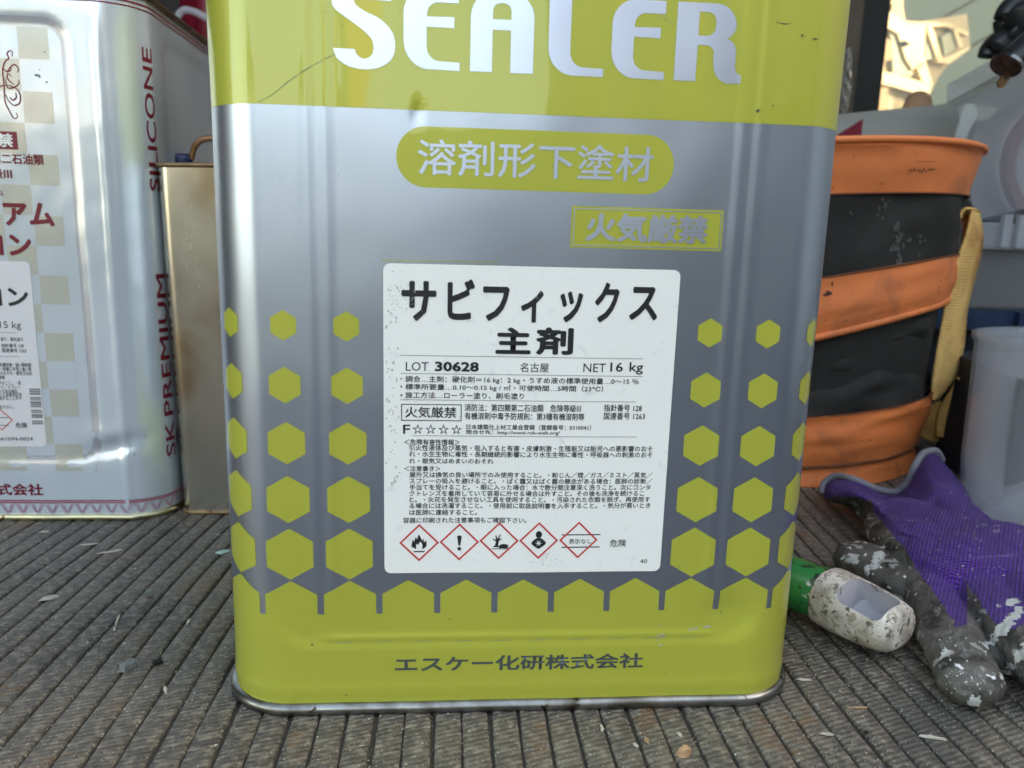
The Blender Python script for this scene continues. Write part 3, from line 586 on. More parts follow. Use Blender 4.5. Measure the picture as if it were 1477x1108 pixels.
def sym(cx, cz, kind):
    q = []
    if kind == 0:
        q = [spline([(cx - 3.0, cz - 1.6), (cx - 2.7, cz + 0.6), (cx - 2.2, cz + 1.2), (cx - 2.0, cz + 0.3), (cx - 1.3, cz + 2.4), (cx - 0.8, cz + 1.4), (cx - 0.2, cz + 3.4), (cx + 0.8, cz + 1.6), (cx + 1.1, cz + 0.8), (cx + 1.6, cz + 1.7), (cx + 1.9, cz + 0.1), (cx + 2.6, cz + 0.9), (cx + 2.8, cz - 1.4), (cx + 1.2, cz - 2.6), (cx + 1.3, cz - 1.0), (cx + .4, cz + .4), (cx - .4, cz - .9), (cx - 1.1, cz - .4), (cx - 1.2, cz - 2.6)], 3), [(cx - 2.1, cz - 3.9), (cx + 2.1, cz - 3.9), (cx + 2.1, cz - 3.4), (cx - 2.1, cz - 3.4)]]
    if kind == 1: q = [[(cx - .9, cz + 2.2)] + arc(cx, cz + 2.2, .9, .5, 180, 0) + [(cx + .35, cz - 1.5), (cx - .35, cz - 1.5)], arc(cx, cz - 2.8, .75, .75, 0, 345, 12)]
    if kind == 2: q = [[(cx - 2.6, cz - 2.6), (cx - 1.6, cz - 2.0), (cx - 1.2, cz - .4), (cx - 2.6, cz + .8), (cx - 2.5, cz + 1.1), (cx - 1.2, cz + .3), (cx - 1.5, cz + 2.2), (cx - 1.1, cz + 2.3), (cx - .6, cz + .8), (cx + .2, cz + 2.6), (cx + .6, cz + 2.5), (cx, cz + .6), (cx + 1.1, cz + 1.1), (cx + 1.1, cz + .8), (cx - .1, cz - .2), (cx - .3, cz - 2.0), (cx + .4, cz - 2.7)],
                       [(cx - .2, cz - 3.1)] + arc(cx + 1.9, cz - 2.3, 1.9, 1.0, 200, 20) + [(cx + 3.7, cz - 1.2), (cx + 3.4, cz - 2.2), (cx + 3.8, cz - 3.1)], [(cx - 2.8, cz - 3.5), (cx + 3.2, cz - 3.5), (cx + 3.2, cz - 3.2), (cx - 2.8, cz - 3.2)]]
    if kind == 3: q = [arc(cx, cz + 2.5, 1.25, 1.5, 0, 350, 14), spline([(cx - .6, cz + 1.2), (cx - 2.0, cz + .2), (cx - 2.9, cz - 1.2), (cx - 1.4, cz - 2.6), (cx, cz - 3.4), (cx + 1.4, cz - 2.6), (cx + 2.9, cz - 1.2), (cx + 2.0, cz + .2), (cx + .6, cz + 1.2)], 3), [(cx + (1.5 if i % 2 == 0 else .45) * math.cos(math.pi * i / 6), cz - 1.1 + (1.5 if i % 2 == 0 else .45) * math.sin(math.pi * i / 6)) for i in range(12)]]
    return q
for k, (cx, cz) in enumerate(((-41.2, 72.3), (-25.6, 72.5), (-10.1, 73.0), (5.5, 73.1), (21.3, 73.2))):
    r = 7.7; r2 = r - 0.95
    dm = T.decal('hazard_diamond', curve_bm([[(cx - r, cz), (cx, cz + r), (cx + r, cz), (cx, cz - r)], [(cx - r2, cz), (cx, cz + r2), (cx + r2, cz), (cx, cz - r2)]]), [M['red'], K], lab, 0.36, 8, 0)
    if k < 4:
        b = curve_bm(sym(cx, cz, k)); b2 = T.decal('symbol', b, K, lab, 0.36, 8, 0)
rule(14.6, 30.0, 75.4, 0.45, K); rule(14.6, 30.0, 70.2, 0.45, K); t('表示なし', (17.5, 71.6), (26.6, 73.8), 0.004)
# chips in the print
def chips(name, spots, m, off, parent=None, tin=None):
    V = curve_bm([[(cx + rx * rr_ * math.cos(a), cz + rz * rr_ * math.sin(a)) for a, rr_ in [(2 * math.pi * i / 11, random.uniform(.55, 1.1)) for i in range(11)]] for cx, cz, rx, rz in spots])
    o = (tin or T).decal(name, V, m, parent or hero, off, 4, 0); return tag(o, kind='stuff')
rs = random.Random(5)
chips('paint_chips', [(71, 34.3, 2.6, .8), (76.5, 35.2, 2.2, .5), (69.4, 33.6, .9, 1.3)] + [(57 + rs.gauss(0, .9), 32 + rs.gauss(0, 1.9), .5, .35) for _ in range(14)], M['flake'], 0.3)
chips('dark_specks', [(79, 237, .8, .7), (84.5, 239, .4, .3), (93, 263, .5, .5), (67, 148, .3, .3), (-29, 40.0, .4, .3), (-70, 8, .5, .3), (60, 15, .3, .3), (82, 41.5, .3, .5), (-83, 30, .5, .4), (98, 262, 1.5, .3)] + [(rs.uniform(-115, 115), rs.uniform(8, 275), .2, .2) for _ in range(26)], M['brown'], 0.34)
def streak(name, pts, w0, m, off=0.16, n=6):
    S = spline([(lambda p: (p.x, p.z))(at(a, b, 0)) for a, b in pts], n); bm = bmesh.new(); A = []; B = []
    for i, p in enumerate(S):
        a = S[max(i - 1, 0)]; b = S[min(i + 1, len(S) - 1)]; d = np.array(b) - np.array(a); d /= np.linalg.norm(d) + 1e-9; ww = w0 * (.35 + .65 * math.sin(math.pi * i / (len(S) - 1))) * random.uniform(.6, 1.2)
        A.append(bm.verts.new((p[0] - d[1] * ww, p[1] + d[0] * ww, 0))); B.append(bm.verts.new((p[0] + d[1] * ww, p[1] - d[0] * ww, 0)))
    for i in range(len(A) - 1): bm.faces.new((A[i], B[i], B[i + 1], A[i + 1]))
    bm.normal_update(); return T.decal(name, bm, m, hero, off, 4, 0)
M['scratch'] = mat('scratch_line', srgb(128, 126, 92), 0.4)
streak('scratch', [(370, 147), (392, 136), (418, 115), (456, 91), (498, 71)], 0.16, M['scratch'])
streak('scratch', [(1120, 31), (1128, 33), (1135, 34), (1142, 33)], 0.22, M['brown'])
streak('scratch', [(952, 19), (962, 27), (974, 36)], 0.07, M['flake'])
streak('scratch', [(940, 840), (955, 832), (990, 812)], 0.08, M['grayink'])
streak('scratch', [(374, 490), (380, 496), (400, 500)], 0.07, M['flake'])
rs = random.Random(12)
M['smudge'] = mat('label_smudge', srgb(184, 184, 180), 0.6)
sm_ = [(rs.gauss(-51.5, 1.6), rs.uniform(95, 172), rs.uniform(.15, .55), rs.uniform(.15, .9)) for _ in range(70)] + [(rs.gauss(-49, 3), rs.gauss(168, 4), rs.uniform(.1, .5), rs.uniform(.1, .4)) for _ in range(30)] + [(rs.uniform(-50, 50), rs.uniform(62, 178), rs.uniform(.08, .25), rs.uniform(.08, .3)) for _ in range(70)] + [(rs.gauss(8, 3), rs.gauss(63.5, 1), rs.uniform(.1, .8), rs.uniform(.1, .2)) for _ in range(16)]
chips('label_smudges', [q for q in sm_ if -54 < q[0] < 54], M['smudge'], 0.345, lab)
chips('print_rubs', [(rs.gauss(-43.5, .8), rs.gauss(167, 2.2), rs.uniform(.06, .18), rs.uniform(.06, .2)) for _ in range(16)] + [(rs.gauss(-42, .8), rs.gauss(161, 1.0), .1, .1) for _ in range(8)] + [(rs.gauss(1.6, .6), rs.gauss(169, 1.2), rs.uniform(.06, .2), rs.uniform(.1, .3)) for _ in range(9)] + [(rs.gauss(11, .4), rs.gauss(150, .8), .12, .12) for _ in range(5)], M['paper'], 0.62, lab)
# ------------------------------------------------------------------ the white tin on the left
WY = 212.0; WC = -333.0
def w_disp(u, z, S):
    a = abs(u); d = 0.0
    if a < 200:
        dx = a - (80 - 14); dz = abs(z - 172) - (134 - 14); s_ = math.hypot(max(dx, 0), max(dz, 0)) + min(max(dx, dz), 0) - 14
        d -= 1.1 * sstep(2.5, -4.5, s_)
        d += 0.9 * math.exp(-((a - 95) / 2.2) ** 2) * sstep(330, 280, z) + 0.5 * noise.noise(Vector((S / 30, z / 60, 4.1))) + 0.16 * noise.noise(Vector((S / 9, z / 15, 9.1)))
        if u > 60: d -= 2.6 * math.exp(-(((u - 88) / 15) ** 2 + ((z - 49 - (u - 88) * .25) / 6) ** 2)) - 1.2 * math.exp(-(((u - 84) / 9) ** 2 + ((z - 58) / 6) ** 2))
    return d
TW = Tin(WC, WY, 238, 238, 326, 27, w_disp)
wt = thing('square_tin', 'white square tin with maroon lettering and beige checker pattern, at the left edge', 'tin', (WC, WY, 0))
TW.body('body', M['pearl'], wt, 3, 322, 1.8, 2.5)
M['goldseam'] = mat('pale_gold_seam', srgb(206, 196, 160), 0.3, 1.0, var=0.2, vscale=50, spots=[(srgb(120, 90, 60), 90, 0.70)])
seam = lambda z: [(-1.5, z), (1.4, z), (2.3, z + .7), (2.4, z + 2.2), (1.9, z + 3.5), (-0.2, z + 4.2), (-1.5, z + 4)]
TW.loop('bottom_seam', M['goldseam'], wt, seam(0.1)); TW.loop('top_seam', M['goldseam'], wt, seam(321.5)); TW.cap('top', M['silver'], wt, 323)
def wp(px, py): p = at(px, py, WY); return (p.x - WC, p.z)
for cidx in range(7):
    x0 = (-282.0 - WC) - 17.2 * cidx
    for k in range(8):
        zt = (300.5 if cidx % 2 == 0 else 282.7) - 35.65 * k
        if zt < 40: continue
        TW.decal('checker_square', curve_bm([[(x0, zt - 17.6), (x0 + 17.0, zt - 17.6), (x0 + 17.0, zt), (x0, zt)]]), M['check'], wt, 0.1, 5, 5)
PF = rrect(-80, 80, 38, 306, 14); PI = rrect(-75, 75, 43, 301, 10)
TW.decal('frame_band', curve_bm([[p for p in PF], [p for p in PI]]), M['bandgrey'], wt, 0.07, 4, 6)
MR = M['maroon']
def wtxt(s_, x1, wch, z0, z1, bold=0.02, m=None, parent=None, off=0.2, n=None): n = n or len(s_); return TW.decal('lettering', text_bm(s_, x1 - wch * n, x1, z0, z1, bold), m or MR, parent or wt, off, 6, 0)
X = lambda v: v - WC
bx = TW.decal('warning_plate', curve_bm([[(X(-329), 231.6), (X(-287.0), 231.6), (X(-287.0), 241.8), (X(-329), 241.8)]]), MR, wt, 0.15, 5, 0)
wtxt('火気厳禁', X(-289.6), 9.4, 232.8, 240.7, 0.03, M['paper'], bx, 0.25)
wtxt('第四類第二石油類', X(-273.1), 6.05, 223.2, 229.4, 0.025); wtxt('危険等級Ⅲ', X(-292), 6.6, 214.6, 220.6, 0.025)
wtxt('上塗材料', X(-298.2), 3.4, 204.2, 207.6, 0.01)
wtxt('プレミアム', X(-269.8), 15.2, 187.2, 202.4, 0.04); wtxt('シリコン', X(-284.7), 14.8, 169, 182.6, 0.04)
wtxt('エスケー化研株式会社', X(-290.8), 9.6, 16.6, 24.6, 0.025)
def stroke(P, w0, n=5):
    S = spline(P, n); L_ = []; R_ = []
    for i, p in enumerate(S):
        a = S[max(i - 1, 0)]; b = S[min(i + 1, len(S) - 1)]; d = np.array(b[:2]) - np.array(a[:2]); d = d / (np.linalg.norm(d) + 1e-9); ww = w0 * (0.45 + 0.55 * math.sin(math.pi * i / (len(S) - 1)))
        L_.append((p[0] - d[1] * ww, p[1] + d[0] * ww)); R_.append((p[0] + d[1] * ww, p[1] - d[0] * ww))
    bm = bmesh.new(); a = [bm.verts.new((x, z, 0)) for x, z in L_]; b = [bm.verts.new((x, z, 0)) for x, z in R_]
    for i in range(len(a) - 1): bm.faces.new((a[i], b[i], b[i + 1], a[i + 1]))
    bm.normal_update(); return bm
zo = lambda a, b: wp(a / 3.17, 50 + b / 3.166)
SW = [[(50, 100), (52, 78), (40, 72), (28, 85), (35, 108), (20, 120), (8, 160), (14, 220), (18, 300), (40, 350), (60, 382), (76, 374), (70, 356)], [(28, 175), (40, 150), (62, 135), (80, 155), (74, 172)], [(48, 190), (34, 178), (28, 195), (44, 215), (60, 228)], [(20, 200), (30, 240), (60, 240), (82, 222), (78, 205)],
      [(14, 230), (40, 232), (70, 245), (88, 275), (86, 310), (60, 322), (34, 300), (20, 270)], [(66, 262), (70, 285), (54, 298), (40, 284)], [(10, 150), (22, 165), (40, 165), (48, 150)], [(-10, 240), (5, 232), (14, 230)], [(-40, 230), (-10, 240)]]
TW.decal('ornament', join_bm(*[stroke([zo(*p) for p in P], 0.42) for P in SW]), MR, wt, 0.2, 6, 0)
def zy(px, py): p = atp(px, py, (-218, 222, 0), (0.5, -0.87, 0)); return p.z
for s_, ya, yb in (('SK', 661, 610), ('PREMIUM', 602, 396), ('SILICONE', 276, 67)):
    TW.decal('side_lettering', text_bm(s_, 120.6, 128.8, zy(244 - (661 - ya) * .045, ya), zy(244 - (661 - yb) * .045, yb), 0.014, 3, 1.0, 90), MR, wt, 0.2, 2.5, 0)
# border print: double line and zigzags
hw2 = TW.per() / 2 - 2
def band(x0, x1, z0, z1): return [(x0, z0), (x1, z0), (x1, z1), (x0, z1)]
TW.decal('border_line', curve_bm([band(-hw2, hw2, 13.2, 13.6), band(-hw2, hw2, 11.4, 11.8)]), MR, wt, 0.2, 4, 0)
TW.decal('border_stripe', curve_bm([band(-hw2, hw2, 11.85, 13.15)]), M['pinkline'], wt, 0.18, 4, 0)
TW.decal('border_line', curve_bm([band(-hw2, hw2, 315.4, 316.2), band(-hw2, hw2, 317.8, 319)]), MR, wt, 0.2, 4, 0)
bmz = bmesh.new()
def zig(a, b, th):
    d = Vector((b[0] - a[0], b[1] - a[1])).normalized(); n = Vector((-d.y, d.x)) * th
    vs_ = [bmz.verts.new((q[0], q[1], 0)) for q in ((a[0] + n.x, a[1] + n.y), (a[0] - n.x, a[1] - n.y), (b[0] - n.x, b[1] - n.y), (b[0] + n.x, b[1] + n.y))]; bmz.faces.new(vs_)
k = -14
for k in range(-6, 24):
    x = k * 9.2
    for j in range(4):
        o_ = j * 0.85
        zig((x - 3.4 + o_ * .9, 10.9 - 0.0), (x + 0.4 + o_ * .45 - .4, 4.9 + (0 if j else 0)), 0.12); zig((x + 5.4 - o_ * .9, 10.9), (x + 1.6 - o_ * .45 + .4, 4.9), 0.12)
bmz.normal_update(); TW.decal('zigzag_border', bmz, M['pinkline'], wt, 0.2, 6, 0)
# its paper label
wl = TW.decal('paper_label', curve_bm([rrect(X(-392), X(-286.6), 49.0, 166, 3)]), mat('label_paper_pinkish', srgb(226, 222, 224), 0.5, 0, var=0.02, vscale=60), wt, 0.3, 6, 6)
def wb(s_, px0, py0, px1, py1, bold=0.0, m=None):
    a = wp(px0, py1); b = wp(px1, py0); return TW.decal('lettering', text_bm(s_, a[0], b[0], a[1], b[1], bold), m or K, wl, 0.42, 8, 0)
wb('コン', -24, 416, 39, 441, 0.03); wb('NET 15 kg', -36, 464, 29, 476, 0.0)
for y, s_, x1 in ((487, 'ローラー塗り、刷毛塗り', 32), (496, '危険等級Ⅲ　指針番号 128', 33), (503, '有機溶剤等　国連番号 1263', 37), (524, '引火性液体・皮膚刺激・強い眼刺激', 44), (530, '胎児への悪影響・長期に非常に強い毒', 44), (536, '水生生物に毒性のおそれ・眠気又はめ', 45), (542, 'まいのおそれ・障害', 6), (550, '換気の良い場所で使用すること。・蒸', 29), (556, 'ガス／ミスト／スプレー', 28), (562, '眼に入った場合：水である場合', 24), (567, '火花を発生させない工具使用目安', 30), (572, '場合には医師に連絡すること外す', 30), (585, '事項もご確認下さい。', 19), (631, '0A1094-0024', 46)):
    wb(s_, x1 - 4.6 * len(s_), y, x1, y + 5, 0.006)
wb('危険', 22, 610, 38, 618, 0.01)
for y in (479, 514): a = wp(-60, y); TW.decal('rule_line', curve_bm([band(a[0], X(-298), a[1], a[1] + .25)]), M['hair'], wl, 0.42, 8, 0)
bars = []
for i in range(17):
    if i in (3, 9, 14): continue
    y = 561 + i * 3.1; a = wp(41.5 + i * .25, y + random.choice([1.4, 2.0, 2.5])); b = wp(57 + i * .25, y); bars.append(band(a[0], b[0], a[1], b[1]))
TW.decal('barcode', curve_bm(bars), M['hair'], wl, 0.42, 8, 0)
c_ = wp(1, 606); TW.decal('hazard_diamond', curve_bm([[(c_[0] - 7, c_[1]), (c_[0], c_[1] + 7), (c_[0] + 7, c_[1]), (c_[0], c_[1] - 7)], [(c_[0] - 6.2, c_[1]), (c_[0], c_[1] + 6.2), (c_[0] + 6.2, c_[1]), (c_[0], c_[1] - 6.2)]]), M['red'], wl, 0.42, 8, 0)
for y in (603, 614): a = wp(-30, y); b = wp(12, y); TW.decal('rule_line', curve_bm([band(a[0], b[0], a[1], a[1] + .4)]), K, wl, 0.43, 8, 0)
q = [wp(*p) for p in ((52, 108), (56, 110), (66, 118), (63, 75), (56, 100), (97, 455))]
chips('ink_smudges', [(q[0][0], q[0][1], 1.6, .8), (q[1][0], q[1][1], .5, 1.2), (q[2][0], q[2][1], .8, .5), (q[3][0], q[3][1], 1.0, .4), (q[4][0], q[4][1], .4, .5)], M['darkgray'], 0.2, wt, TW)
rs = random.Random(9); pth = spline([wp(*p) for p in ((124, 512), (128, 530), (133, 560), (137, 600), (140, 650), (139, 680))], 8)
chips('scuff_marks', [(p[0] + rs.gauss(0, .5), p[1] + rs.gauss(0, 1), rs.uniform(.12, .35), rs.uniform(.2, .9)) for p in pth] + [(wp(193, 657)[0], wp(193, 657)[1], .4, 1.6)], M['hair'], 0.15, wt, TW)

# ------------------------------------------------------------------ bare tin between the two big tins
TB = Tin(-167.5, 222, 84, 150, 229, 8, lambda u, z, S: 0.5 * noise.noise(Vector((S / 26, z / 60, 1.1))) + 0.1 * noise.noise(Vector((S / 8, z / 20, 3.1))))
bt = thing('metal_can', 'bare rust-stained metal can standing between the white tin and the green tin', 'can', (-167.5, 222, 0)); bt.rotation_euler = (0, math.radians(-1.2), math.radians(-3))
TB.body('body', M['baretin'], bt, 2.5, 226, 2.2, 3); sm = lambda z: [(-1, z), (1, z), (1.7, z + .5), (1.8, z + 1.8), (1.2, z + 2.7), (-1, z + 2.8)]
TB.loop('bottom_seam', M['rusty'], bt, sm(0.1)); TB.loop('top_seam', M['rusty'], bt, sm(226)); TB.cap('top', M['baretin'], bt, 226.6)
hp = [at(*p, 262) for p in ((281, 228), (285, 212), (292, 203), (304, 199), (330, 199), (345, 204), (352, 228))]
bm_obj('handle', tube(spline(hp, 4), 2.0, 8), M['brass'], bt, True)
c_ = at(265, 215, 270); bm_obj('spout_cap', tube([(c_.x, 270, 227), (c_.x, 270, 235), (c_.x, 270, 238)], [7, 7, 5.5], 20), M['blue'], bt, True)
c_ = at(296, 225, 300); bm_obj('tape_strip', tube([(c_.x - 3, 300, 229), (c_.x + 8, 300, 234), (c_.x + 20, 300, 229)], 3, 8), M['crimson'], bt, True)

# crimson plastic sack and clear hose behind the white tin
P0 = at(262, 60, 520); cr = thing('plastic_sack', 'crimson plastic sack slumped in the dark behind the white tin', 'sack', (P0.x + 45, 560, 0))
rows = []
for i in range(16):
    z = i / 15 * 455; r = 68 * (1 - 0.35 * (i / 15) ** 3)
    for j in range(36):
        a = 2 * math.pi * j / 36; rr_ = r * (1 + 0.12 * math.sin(5 * a + i * .4) + 0.06 * math.sin(11 * a - i)); rows.append((P0.x + 45 + rr_ * math.cos(a), 560 + rr_ * .7 * math.sin(a), z))
np_obj('sack_body', rows, grid_faces(16, 36, True) + [tuple(range(15 * 36, 16 * 36))], M['crimson'], cr, True)
hs = tag(bm_obj('clear_hose', tube(spline([at(*p, 505) for p in ((252, 40), (256, 25), (265, 15), (280, 17), (296, 25), (318, 38), (330, 60))], 6), 3.4, 10), M['frost'], None, True), 'clear plastic hose looped over the crimson sack behind the white tin', 'hose')

# ------------------------------------------------------------------ orange and black round tool bag
BC = Vector((262, 420))
def silR(px, py):
    d = ray(px, py); d2 = Vector((d.x, d.y)); r = BC - CAMP.xy; t_ = r.dot(d2) / d2.length_squared; return abs(r.x * d2.y - r.y * d2.x) / d2.length, CAMP.z + t_ * d.z, math.atan2(CAMP.y + t_ * d.y - BC.y, CAMP.x + t_ * d.x - BC.x)
def hit(px, py, R):
    d = ray(px, py); d2 = Vector((d.x, d.y)); r = CAMP.xy - BC; A = d2.dot(d2); B = 2 * r.dot(d2); C = r.dot(r) - R * R; t_ = (-B - math.sqrt(max(0, B * B - 4 * A * C))) / (2 * A)
    return CAMP.z + t_ * d.z, math.atan2(CAMP.y + t_ * d.y - BC.y, CAMP.x + t_ * d.x - BC.x)
def ring(s_, f_, dR=0):
    R, zs, a_s = silR(*s_); zf, af = hit(*f_, R); k = (zs - zf) / (1 - math.cos(af - a_s)); return (R + dR, zs - k, k, a_s)
RG = {'rim': ring((1419, 217), (1200, 202)), 'rim2': ring((1414, 226), (1200, 213)), 'o1b': ring((1394, 284), (1190, 281)), 'b1b': ring((1379, 366), (1185, 401)), 'o2m': ring((1376, 405), (1180, 455)), 'o2b': ring((1365, 432), (1175, 487)),
      'b2t': ring((1352, 446), (1175, 490)), 'b2m': ring((1337, 500), (1165, 545)), 'b2b': ring((1343, 562), (1160, 602)), 'o3m': ring((1338, 592), (1160, 640)), 'o3f': ring((1322, 634), (1160, 674)), 'base': ring((1322, 676), (1160, 706))}
def rpt(r, a, dR=0, w=0.0): return (BC.x + (r[0] + dR + w) * math.cos(a), BC.y + (r[0] + dR + w) * math.sin(a), max(0.6, r[1] + r[2] * math.cos(a - r[3])))
bag = thing('tool_bag', 'round orange and black canvas bag with a cream strap, behind the green tin', 'bag', (BC.x, BC.y, 0))
NB = 96
def bandpart(name, keys, m, dR=0.0, wr=0.0, sub=7, thick=0):
    V = []
    prof = []
    for i in range(len(keys) - 1):
        for j in range(sub): prof.append((keys[i], keys[i + 1], j / sub))
    prof.append((keys[-2], keys[-1], 1.0))
    for ka, kb, t_ in prof:
        for q_ in range(NB):
            a = 2 * math.pi * q_ / NB; wv = wr * (noise.noise(Vector((math.cos(a) * 2.2, math.sin(a) * 2.2, len(V) / NB * .22))) + .5 * noise.noise(Vector((math.cos(a) * 6, math.sin(a) * 6, len(V) / NB * .5))))
            A = rpt(RG[ka], a, dR, wv); B = rpt(RG[kb], a, dR, wv); V.append(tuple(A[n_] * (1 - t_) + B[n_] * t_ for n_ in range(3)))
    return np_obj(name, V, grid_faces(len(prof), NB, True), m, bag, True)
bandpart('orange_band', ['rim', 'rim2', 'o1b'], M['orange'], 1.6, 2.0)
bandpart('black_panel', ['o1b', 'b1b'], M['blackcloth'], 0, 3.0)
bandpart('orange_band', ['b1b', 'o2m', 'o2b'], M['orange'], 2.2, 1.5)
bandpart('black_panel', ['b2t', 'b2m', 'b2b'], M['blackcloth'], 0, 9.0)
bandpart('orange_band', ['b2b', 'o3m', 'o3f'], M['orange'], 2.0, 3.0)
bandpart('base_band', ['o3f', 'base'], M['orange'], -1.0, 1.5)
bandpart('lining', ['rim', 'o1b', 'base'], M['blackcloth'], -5, 1.0)
for kk, dR, rad, m_ in (('rim', 1, 2.6, 'orange'), ('o1b', 2.0, 0.7, 'stitch'), ('b1b', 2.6, 0.8, 'stitch'), ('o2b', 1.0, 3.0, 'orange'), ('o3f', 1.4, 1.6, 'stitch'), ('b2b', 2.4, 0.7, 'stitch')):
    P = [rpt(RG[kk], 2 * math.pi * i / 80, dR) for i in range(81)]; bm_obj('piping', tube(P, rad, 8, cap=False), M[m_], bag, True)
# grey print remnant and chalk scuffs on the bag
def bagdecal(name, outline, m, key0, key1, dR=0.8):
    c = []
    for px, py in outline:
        R = (RG[key0][0] + RG[key1][0]) / 2 + dR; zf, a = hit(px, py, R); c.append((BC.x + (R + 1.8) * math.cos(a), BC.y + (R + 1.8) * math.sin(a), zf))
    return c
# strap: ribbons lofted between two edges, given thickness
def ribbon(L_, R_, n=5, th=2.0):
    A = spline(L_, n); B = spline(R_, n); rows = []
    for a, b in zip(A, B):
        a = Vector(a[:3]); b = Vector(b[:3]); rows.append([a.lerp(b, t_) for t_ in (0, .25, .5, .75, 1)])
    return solid_sheet(rows, th)
a3 = lambda px, py, Y: tuple(at(px, py, Y))
main = ribbon([a3(1404, 303, 352), a3(1395, 340, 342), a3(1381, 375, 336), a3(1369, 405, 332), a3(1363, 452, 330), a3(1354, 501, 328), a3(1346, 556, 327), a3(1347, 577, 327)], [a3(1414, 308, 366), a3(1419, 340, 360), a3(1415, 372, 352), a3(1406, 405, 350), a3(1396, 449, 346), a3(1391, 501, 342), a3(1380, 544, 338), a3(1353, 578, 332)])
archl = ribbon([a3(1404, 303, 352), a3(1392, 303, 350), a3(1383, 318, 348), a3(1379, 340, 346), a3(1377, 352, 345)], [a3(1414, 308, 366), a3(1400, 305, 372), a3(1391, 316, 372), a3(1385, 335, 372), a3(1384, 350, 372)])
twist = ribbon([a3(1380, 542, 342), a3(1372, 560, 346), a3(1358, 585, 350), a3(1352, 610, 352), a3(1353, 630, 352)], [a3(1381, 546, 336), a3(1392, 575, 340), a3(1397, 600, 345), a3(1391, 622, 350), a3(1368, 634, 352)])
lobe = ribbon([a3(1353, 578, 352), a3(1330, 600, 356), a3(1322, 622, 358), a3(1335, 634, 360)], [a3(1385, 590, 356), a3(1380, 610, 360), a3(1372, 630, 362), a3(1352, 638, 362)])
st = bm_obj('strap', join_bm(main, archl), M['webbing'], bag, True); bm_obj('strap_loop', join_bm(twist, lobe), M['webbing'], bag, True)

M['webbing_in'] = mat('orange_brown_webbing', srgb(196, 120, 50), 0.85)
bm_obj('strap_lining', ribbon([a3(1394, 309, 368), a3(1392, 325, 366), a3(1389, 345, 362), a3(1388, 362, 358)], [a3(1411, 311, 372), a3(1414, 328, 370), a3(1412, 344, 366), a3(1402, 360, 360)]), M['webbing_in'], bag, True)
hosts = [o for o in bag.children if o.name.split('.')[0] in ('orange_band', 'black_panel', 'base_band')]; rs = random.Random(4)
M['chalk'] = mat('chalky_scuff', srgb(82, 80, 78), 0.9); M['soot'] = mat('soot_mark', srgb(74, 50, 40), 0.9); M['rub'] = mat('rubbed_canvas', srgb(206, 128, 84), 0.9)
stick('chalk_scuffs', hosts, [(rs.gauss(1293, 5), rs.uniform(322, 382), rs.uniform(1, 4), rs.uniform(1.5, 7)) for _ in range(34)] + [(rs.gauss(1270, 6), rs.gauss(300, 8), 2, 3) for _ in range(9)] + [(rs.gauss(1326, 3), rs.gauss(350, 8), 2, 4) for _ in range(6)] + [(1226, 307, 3, 2), (1229, 310, 2, 1)], M['chalk'], 0.5, bag)
stick('worn_print', hosts, [(1312 + i * 3.2 + rs.gauss(0, .5), 246 - i * .1 + rs.gauss(0, 1.2), 1.1, rs.uniform(1, 3)) for i in range(12)] + [(1322 + i * 4, 233, 1.6, .7) for i in range(7)], M['soot'], 0.5, bag)
stick('soot_marks', hosts, [(1195, 422, 5, 4), (1200, 410, 1.5, 6), (1192, 425, 7, 3)] + [(rs.uniform(1190, 1360), rs.choice([rs.uniform(405, 470), rs.uniform(610, 690), rs.uniform(215, 275)]), rs.uniform(.5, 1.6), rs.uniform(.5, 1.4)) for _ in range(40)], M['soot'], 0.5, bag)
# ------------------------------------------------------------------ right background: shelf, boxes, board, plug, cup
sh = thing('shelf_unit', 'dark blue metal shelf unit carrying clear boxes behind the orange bag', 'shelf', (520, 560, 0))
bm_obj('side_panel', hull8([(377, 228, 98), (414, 366, 98), (640, 366, 98), (640, 228, 98)], [(377, 228, 0.2), (414, 366, 0.2), (640, 366, 0.2), (640, 228, 0.2)]), M['navy'], sh)
bm_obj('back_panel', box_bm(412, 900, 640, 650, 0.2, 130), M['navy'], sh)
p = at(1388, 447, 470); q = at(1390, 476, 470)
bm_obj('front_rail', box_bm(p.x - 60, 900, 470, 474, q.z, p.z, 0.8), M['bluerail'], sh)
bm_obj('shelf_board', box_bm(p.x - 60, 900, 475, 700, p.z - 6, p.z - 1.5), M['bluerail'], sh)
p2 = at(1466, 450, 468); bm_obj('upright', box_bm(p2.x, p2.x + 22, 462, 469.5, 0.5, p.z - 1), M['bluerail'], sh)
bm_obj('lower_panel', box_bm(p.x - 60, 900, 500, 504, 0.3, p.z - 7), M['navy'], sh)  # near-black sheet in place of the shaded gap under the rail
# lower clear box
L0 = at(1400, 447, 480); L1 = at(1400, 360, 480); L2 = at(1400, 320, 480)
lb = thing('storage_box', 'low clear plastic box with dark contents on the blue rail', 'storage box', (600, 560, L0.z))
bm_obj('box_body', box_bm(L0.x - 10, 860, 480, 690, L0.z + 0.5, L1.z, 4), M['frost2'], lb); bm_obj('contents', box_bm(L0.x, 850, 488, 680, L0.z + 2.5, L1.z - 4, 4), M['vandark'], lb)
bm_obj('rim', box_bm(L0.x - 18, 868, 472, 698, L1.z + .3, L2.z, 4), M['frost'], lb)
for x in (1440, 1462): a = at(x, 340, 471); bm_obj('rim_clip', box_bm(a.x, a.x + 9, 465, 471.5, L1.z + 3, L2.z + 8, 1), M['frost'], lb)
